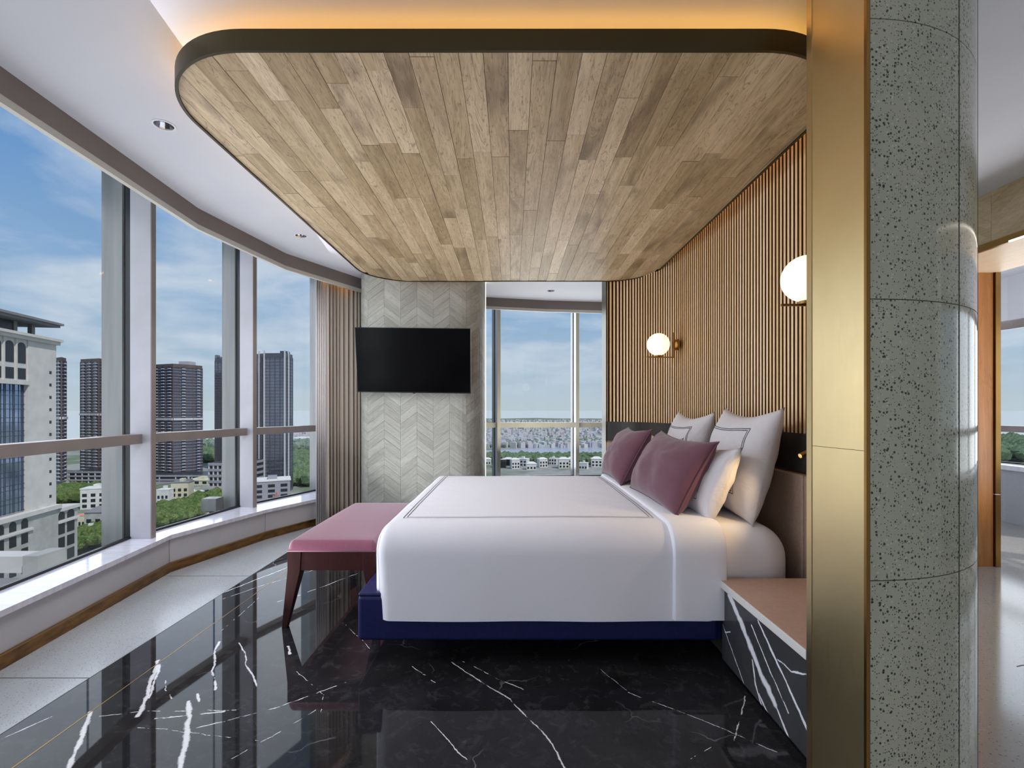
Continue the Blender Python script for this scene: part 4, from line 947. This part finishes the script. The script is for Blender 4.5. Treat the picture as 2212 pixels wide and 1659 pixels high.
# generic tower made of facets given by plan corners; window rows are joined geometry
def tower(name, label, corners, top_py, base_py, floors, m_body, style, cat='tower', depth=26):
    """corners = [(px, Y)...] visible front outline from left to right"""
    P2 = [Vector(((px-CX)/F*Y, Y)) for px, Y in corners]; Y0 = corners[0][1]
    zt = EYE - (top_py-HZ)/F*Y0; zb = EYE - (base_py-HZ)/F*Y0
    back = [P2[-1] + P2[-1].normalized()*depth, P2[0] + P2[0].normalized()*depth]; poly = [tuple(p) for p in P2 + back]
    c = sum(P2, Vector((0, 0)))/len(P2); t_ = thing(name, label, cat, None, (c.x, c.y, zb))
    part(MB().prism(poly, zb, zt), 'body', m_body, t_)
    cap = [tuple(p - (p - Vector((0, 0))).normalized()*0.5) for p in P2] + [tuple(b) for b in back]
    part(MB().prism(cap, zt - (zt-zb)*0.025, zt + 0.8), 'parapet', M_twr2 if style == 'res' else M_offd, t_)
    bands, mul, dark, balc = MB(), MB(), MB(), MB(); fh = (zt-zb)/floors
    for a, b in zip(P2, P2[1:]):
        L_ = (b-a).length; d = (b-a)/L_; n = Vector((d.y, -d.x)); 
        if n.dot(a) > 0: n = -n
        for k in range(floors - 1):
            z = zb + fh*(k + 0.5)
            if style == 'res':
                bands.obox(((a+b)/2 + n*0.25).to_3d() + Vector((0, 0, z)), (d*L_*0.49).to_3d(), (n*0.25).to_3d(), (0, 0, fh*0.05))
                nb = max(1, int(L_/9))
                for q in range(nb):
                    cc_ = a + d*(L_*(q+0.5)/nb)
                    dark.obox((cc_ + n*0.3).to_3d() + Vector((0, 0, z + fh*0.5)), (d*1.7).to_3d(), (n*0.35).to_3d(), (0, 0, fh*0.40))
                    balc.obox((cc_ + d*0.3 + n*0.8).to_3d() + Vector((0, 0, z + fh*0.16)), (d*1.6).to_3d(), (n*0.7).to_3d(), (0, 0, fh*0.12))
            else:
                bands.obox(((a+b)/2 + n*0.1).to_3d() + Vector((0, 0, z)), (d*L_*0.5).to_3d(), (n*0.15).to_3d(), (0, 0, fh*0.05))
        nm = max(2, int(L_/(5 if style == 'res' else 4)))
        for q in range(nm+1):
            cc_ = a + d*(L_*q/nm); w2 = 0.22 if style == 'res' else 0.10
            mul.obox((cc_ + n*0.15).to_3d() + Vector((0, 0, (zb+zt)/2)), (d*w2).to_3d(), (n*0.25).to_3d(), (0, 0, (zt-zb)/2*0.97))
    tag(part(bands, 'floor_bands', M_band_ if style == 'res' else M_offd, t_), kind='stuff'); tag(part(mul, 'facade_ribs', M_twr2 if style == 'res' else M_offd, t_), kind='stuff')
    if style == 'res':
        tag(part(dark, 'windows', M_wing, t_), kind='stuff'); tag(part(balc, 'balconies', M_balc, t_), kind='stuff')
        zz = zb + (zt-zb)*0.52; rb = MB()
        for a, b in zip(P2, P2[1:]):
            L_ = (b-a).length; d = (b-a)/L_; n = Vector((d.y, -d.x)); n = -n if n.dot(a) > 0 else n
            rb.obox(((a+b)/2+n*0.7).to_3d() + Vector((0, 0, zz)), (d*L_*0.5).to_3d(), (n*0.6).to_3d(), (0, 0, fh*0.35))
        part(rb, 'refuge_floor_band', M_balc, t_)
    return t_, P2, zb, zt
t1 = tower('apartment_tower', 'narrow dark apartment tower directly right of the white arched building', [(112, 430), (133, 420), (143, 430)], 776, 1040, 34, M_twr, 'res')
t2 = tower('apartment_tower', 'slate apartment tower with brown parapet seen left of the first window post', [(174, 480), (214, 470), (226, 480), (268, 470)], 778, 1022, 38, M_twr, 'res')
part(MB().box(t2[1][2].x+8, t2[1][2].x+18, 482, 492, t2[3], t2[3]+9), 'roof_plant', M_twr, t2[0])
t3 = tower('apartment_tower', 'broad slate apartment tower with rows of white balconies in the middle window', [(318, 500), (374, 486), (416, 500), (437, 512)], 790, 1030, 38, M_twr, 'res')
part(MB().box(t3[1][1].x-4, t3[1][1].x+7, 500, 510, t3[3], t3[3]+4.5), 'roof_plant', M_band_, t3[0])
t4 = tower('office_tower', 'thin grey glass tower partly behind the second window post', [(464, 560), (520, 556)], 776, 1016, 44, M_off, 'off')
part(MB().box(t4[1][0].x, t4[1][0].x+2.5, 560, 566, t4[3]-1, t4[3]+5), 'roof_fin', M_off, t4[0])
part(MB().box(t4[1][0].x+4, t4[1][0].x+9, 562, 572, t4[3]-1, t4[3]+3), 'roof_plant', M_off, t4[0])
t5 = tower('office_tower', 'tall faceted glass tower with white vertical fins in the third window', [(548, 420), (561, 414), (572, 410), (616, 408), (624, 414), (632, 424)], 768, 1062, 44, M_off, 'off')
for p in (t5[1][1], t5[1][2], t5[1][3], t5[1][4]):
    part(MB().box(p.x-0.35, p.x+0.35, p.y-1.6, p.y, t5[2], t5[3]+3), 'vertical_fin', M_balc, t5[0])
part(MB().box(t5[1][2].x+10, t5[1][2].x+15, 416, 424, t5[3], t5[3]+3.5), 'roof_plant', M_mull, t5[0])
for nm, (x0, x1, Yc, ty, by), lb in (('parking_podium', (240, 520, 470, 1026, 1060), 'grey parking podium under the broad slate tower'), ('parking_podium', (150, 262, 440, 1018, 1052), 'dark parking podium under the tower beside the first window post'), ('parking_garage', (452, 528, 380, 1000, 1050), 'open-sided parking garage beside the second window post')):
    a, b = at(x0, ty, Yc), at(x1, ty, Yc); zb = at(0, by, Yc).z; t_ = thing(nm, lb, 'garage', None, ((a.x+b.x)/2, Yc, zb))
    part(MB().box(a.x, b.x, Yc, Yc+30, zb, a.z), 'body', M_dark, t_); n = 4; fh = (a.z-zb)/n
    for k in range(n): part(MB().box(a.x-0.6, b.x+0.6, Yc-0.8, Yc+30, zb+fh*(k+0.55), zb+fh*(k+0.98)), 'deck', M_car, t_)
    for q in range(9): x = a.x + (b.x-a.x)*q/8; part(MB().box(x-0.5, x+0.5, Yc-0.5, Yc+0.5, zb, a.z), 'pillar', M_balc, t_)

# white arched building on the left: local frame s along the facade, n outwards, z
A0, A1 = Vector((-123.8, 117.0)), Vector((-128.8, 142.7)); fd = (A1-A0).normalized(); fn_ = Vector((fd.y, -fd.x))
if fn_.x < 0: fn_ = -fn_
wb = thing('arched_building', 'tall cream office building with arched loggias and blue curtain wall at the left window', 'building', None, (A0.x, A0.y, GZ))
def W3(s, n, z): p = A0 + fd*s + fn_*n; return Vector((p.x, p.y, EYE + z))
def wbox(s0, s1, n0, n1, z0, z1): return MB().obox((W3((s0+s1)/2, (n0+n1)/2, (z0+z1)/2)), (fd*(s1-s0)/2).to_3d(), (fn_*(n1-n0)/2).to_3d(), (0, 0, (z1-z0)/2))
SM = 18.5; SG = 8.6
part(wbox(-14, SM, -22, -1.2, -70, 18.2), 'core', M_cream, wb)
part(wbox(SG, SM, -1.2, 0, -27, 18.2), 'side_wall', M_cream, wb)
part(wbox(-14, SG, -1.2, -0.9, -26, 7), 'curtain_wall', M_blueg, wb)
ml = MB()
for k in range(20):
    s_ = SG - 0.9*k - (0.45 if k % 3 == 0 else 0); ml.v += []; b_ = wbox(s_-0.06, s_+0.06, -0.95, -0.8, -26, 7); ml.add(b_.v, b_.f)
for k in range(24):
    for zz in (7 - 3.4*k*0.5*2/2, ): b_ = wbox(-14, SG, -0.95, -0.8, 7-1.7*k-0.06-(0.5 if k % 2 else 0), 7-1.7*k+0.06-(0.5 if k % 2 else 0)); ml.add(b_.v, b_.f)
tag(part(ml, 'curtain_wall_grid', M_mull, wb), kind='stuff')
part(wbox(-14, SM+0.6, -22.5, 0.7, 18.0, 18.9), 'cornice', M_cream, wb); part(wbox(-14, SM+1.1, -23, 1.2, 18.9, 19.6), 'cornice', M_cream, wb)
part(wbox(-14, SG+0.2, -1.2, 0.2, 6.4, 7.4), 'band', M_cream, wb)
def archpoly(s0, s1, z0, z1, n=10):
    r = (s1-s0)/2; return [(s0, z0), (s1, z0)] + [((s0+s1)/2 + r*cos(pi*k/n), z1-r + r*sin(pi*k/n)) for k in range(n+1)]
def opening(poly, nn_, m=None, name='arch_opening', depth=0.25):
    mb = MB().prismv([W3(s, nn_, z) for s, z in poly], (fn_*depth).to_3d()); return part(mb, name, m or M_dark, wb)
pier = [-9.95, -6.2, -2.45, 1.3, 5.05]
part(wbox(-14, SG, -1.2, -0.25, 7, 18.2), 'loggia_wall', M_cream, wb)
for s0 in pier:
    opening(archpoly(s0+0.45, s0+3.0, 11.9, 17.2), -0.4); opening([(s0+0.45, 7.8), (s0+3.0, 7.8), (s0+3.0, 10.6), (s0+0.45, 10.6)], -0.4, name='window')
    part(wbox(s0-0.35, s0+0.05, -0.3, 0.1, 7.4, 18), 'pier', M_cream, wb)
for k in range(11):
    zz = 10.2 - 3.4*k; part(wbox(SM-2.6, SM-1.8, 0.0, 0.04, zz-0.4, zz+0.4), 'window', M_dark, wb)
# roof canopy on posts
part(wbox(-14, 16.9, -16, 2.0, 22.6, 23.2), 'roof_eave', M_roofg, wb); part(wbox(-14, 17.4, -16.5, 2.6, 23.2, 23.8), 'roof_eave', M_roofg, wb)
part(wbox(-14, 6.2, -12, -1.8, 19.6, 22.6), 'penthouse_wall', M_dark, wb)
for s_ in (6.4, 12.2): part(wbox(s_, s_+1.1, -2.6, -1.6, 19.6, 22.6), 'roof_post', M_extfin, wb)
# lower wing
part(wbox(-14, SM, -22, 0.5, -70, -26.9), 'lower_block', M_cream2, wb); part(wbox(SM, 26.2, -12, 0.5, -70, -28.1), 'wing', M_cream2, wb)
part(wbox(-14, SM+0.4, -22, 1.2, -27.5, -26.4), 'cornice', M_cream, wb); part(wbox(SM+0.4, 26.7, -12, 1.1, -28.6, -27.7), 'cornice', M_cream, wb)
part(wbox(-14, SG+0.3, 0.4, 1.0, -31.2, -30.6), 'string_course', M_cream, wb); part(wbox(SM, 26.4, 0.4, 1.0, -31.9, -31.3), 'string_course', M_cream, wb)
for s0 in (-9.2, -5.5, -1.8, 1.9, 5.6):
    opening(archpoly(s0, s0+2.15, -30.3, -27.8), 0.3)
    for z1 in (-31.6, -35.3, -39.0, -42.7): opening([(s0, z1-2.6), (s0+2.15, z1-2.6), (s0+2.15, z1), (s0, z1)], 0.3, name='window')
for s0, ww in ((18.5, 2.5), (21.9, 3.0)):
    opening(archpoly(s0, s0+ww, -31.0, -28.7), 0.3)
    for z1 in (-32.1, -36.0, -39.9, -43.8, -47.7): opening([(s0, z1-3.0), (s0+ww, z1-3.0), (s0+ww, z1), (s0, z1)], 0.3, name='window')
for zz in (-38.5, -46): part(wbox(SM-2.6, SM-1.7, 0.5, 0.8, zz-0.45, zz+0.45), 'window', M_dark, wb)
# neighbouring low roof with white parapet just outside
pr = thing('roof_terrace', 'near grey roof with a white parapet at the lower left window', 'roof', None, (-30, 30, -10))
p0, p1 = at(-120, 1196, 30), at(112, 1196, 30)
part(MB().box(p0.x, p1.x, 29.4, 30.6, p0.z-1.0, p0.z), 'parapet', M_cream, pr); part(MB().box(p1.x-0.8, p1.x+0.1, 29.0, 30.8, p0.z-3, p0.z+0.15), 'corner_block', M_cream2, pr)
part(MB().box(p0.x, p1.x-0.5, 22, 29.4, p0.z-6, p0.z-1.3), 'roof', M_roofg, pr)

# villas and small buildings
def house(label, px, py, wpx, hgt, mw, mr, gable=True, yaw=0.2, dpt=0.8, cat='house'):
    g = gnd(px, py); w_ = wpx/F*g.y; d_ = w_*dpt; t_ = thing('house', label, cat, None, (g.x, g.y + d_/2, GZ)); t_.rotation_euler = (0, 0, yaw)
    MB().box(-w_/2, w_/2, -d_/2, d_/2, 0, hgt).build('walls', mw, t_)
    if gable: MB().add([(-w_*.55, -d_*.55, hgt), (w_*.55, -d_*.55, hgt), (w_*.55, d_*.55, hgt), (-w_*.55, d_*.55, hgt), (-w_*.22, 0, hgt+w_*.2), (w_*.22, 0, hgt+w_*.2)], [(3,2,1,0),(0,1,5,4),(1,2,5),(2,3,4,5),(3,0,4)]).build('roof', mr, t_)
    else:
        MB().box(-w_*.52, w_*.52, -d_*.52, d_*.52, hgt, hgt+0.8).build('roof', mr, t_); MB().box(-w_*.1, w_*.15, -d_*.2, d_*.2, hgt+0.8, hgt+3).build('stair_head', mw, t_)
    nw = 3
    for fl_ in range(max(1, int(hgt/4))):
        for k in range(nw): x = -w_/2 + w_*(k+0.5)/nw; MB().box(x-w_*.09, x+w_*.09, -d_/2-0.12, -d_/2, 1.2+fl_*3.8, 3.4+fl_*3.8).build('window', M_dark, t_)
    return t_
house('white villa with orange framed window right of the arched building', 195, 1100, 46, 14, M_wallw, M_roofw, False, 0.3)
house('villa with pink tiled hip roof below the first window', 240, 1102, 34, 8, M_wallw, M_roofr, True, 0.4)
house('grey-walled villa with slate hip roof nearest the first window post', 208, 1148, 52, 11, M_cream2, M_roofg, True, 0.15)
house('small cream villa with terracotta roof beside the arched building wing', 170, 1140, 20, 7, M_cream3, M_roofr, True, 0.2)
house('low white walled annex in front of the slate roofed villa', 184, 1166, 34, 5, M_wallw, M_roofw, False, 0.5)
house('pink roofed villa half hidden by the first window post', 256, 1125, 30, 9, M_wallw, M_roofr, True, 0.1)
house('cream modern villa with sloped grey roof in the middle window', 385, 1087, 34, 15, M_cream3, M_roofg, False, 0.2)
house('white villa at the left edge of the middle window', 350, 1092, 24, 11, M_wallw, M_roofw, False, 0.1)
house('grey party wall villa beside the cream modern villa', 404, 1083, 12, 16, M_cream2, M_roofg, False, 0.2)
house('low pavilion with white flat roof by the boulevard trees', 420, 1077, 30, 5, M_cream2, M_roofw, False, 0.0)
house('low yellow roofed kiosk row in front of the parking garage', 425, 1048, 50, 4, M_cream3, M_cream3, False, 0.0)
house('white tent roofed market building at the foot of the middle window', 450, 1112, 60, 5, M_wallw, M_roofw, True, 0.3)
house('white gabled hut beside the second window post', 490, 1082, 22, 7, M_wallw, M_roofw, True, 0.3)
house('long mall with pale roof at the foot of the glass office tower', 572, 1090, 74, 17, M_car, M_roofw, False, 0.45, 0.8)
house('shop with terracotta banner in front of the mall', 594, 1098, 14, 8, M_wallo, M_roofg, False, 0.5)
house('yellow roofed stall at the foot of the third window', 584, 1108, 24, 3, M_cream3, M_cream3, False, 0.2)
house('dark sign building right of the mall', 616, 1074, 12, 13, M_mull, M_cream3, False, 0.5)
rnd = random.Random(9)
names = ['leftmost', 'second', 'third', 'fourth', 'fifth', 'sixth', 'seventh', 'eighth', 'ninth', 'tenth', 'eleventh', 'twelfth']
for k, px in enumerate((1052, 1082, 1098, 1112, 1130, 1148, 1172, 1196, 1218, 1236, 1262, 1290)):
    house('pale roofed house below the river trees in the far window, %s from the left' % names[k], px, 1004 + (k*7) % 12, 17 + (k*5) % 7, 7 + (k*3) % 5, M_dark if k in (1, 2) else M_wallw, M_roofw, k % 3 != 1, rnd.uniform(-0.4, 0.4))
lw = thing('warehouse', 'long pale warehouse beyond the river right of the glass tower', 'building', None, (0, 0, 0)); a, b = gnd(630, 958), gnd(675, 956); lw.location = a
part(MB().box(a.x, b.x, a.y, a.y+40, GZ, GZ+9), 'walls', M_off, lw); part(MB().box(a.x-2, b.x+2, a.y-2, a.y+42, GZ+9, GZ+12), 'roof', M_roofw, lw)
# near outside box at the second window post
nb = onz(505, 1094, SILL); ob = thing('facade_box', 'small grey metal box outside the glass at the second window post', 'metal box', None, (-2.95, 4.52, SILL))
part(MB().box(-2.93, -2.79, 4.56, 4.68, SILL - 0.02, SILL + 0.10), 'case', M_extfin, ob, bevel=0.004)
# individual foreground trees
def tree(label, px, py, r, h):
    g = gnd(px, py); rnd = random.Random(int(px*7+py)); t_ = thing('tree', label, 'tree', None, (g.x, g.y, GZ)); mb = MB()
    for _ in range(16):
        a, q = rnd.uniform(0, 2*pi), rnd.uniform(0, r*0.75); blob(mb, (q*cos(a), q*sin(a), h*0.62 + rnd.uniform(-.2, .3)*h*0.5), r*0.45, r*0.32, rnd, I2, 0.5)
    mb.build('crown', M_leaf, t_, smooth=False); MB().tube([(0, 0, 0), (0.2, 0.1, h*0.3), (0, 0, h*0.62)], [r*0.07, r*0.05, r*0.03], 8).build('trunk', M_trunk, t_)
tree('spreading green tree at the foot of the first window by the arched building', 172, 1200, 7, 10)
tree('broad green tree at the foot of the first window nearest the window post', 224, 1186, 9, 12)
tree('dark green tree beside the slate roofed villa', 232, 1150, 5, 8)
tree('large green tree at the lower left corner of the middle window', 356, 1146, 8, 11)
tree('green tree in the middle of the boulevard row', 405, 1122, 7, 10)
tree('green tree at the right end of the boulevard row', 455, 1092, 7, 10)
print('chevron strips', NCH, 'objects', len(bpy.data.objects))
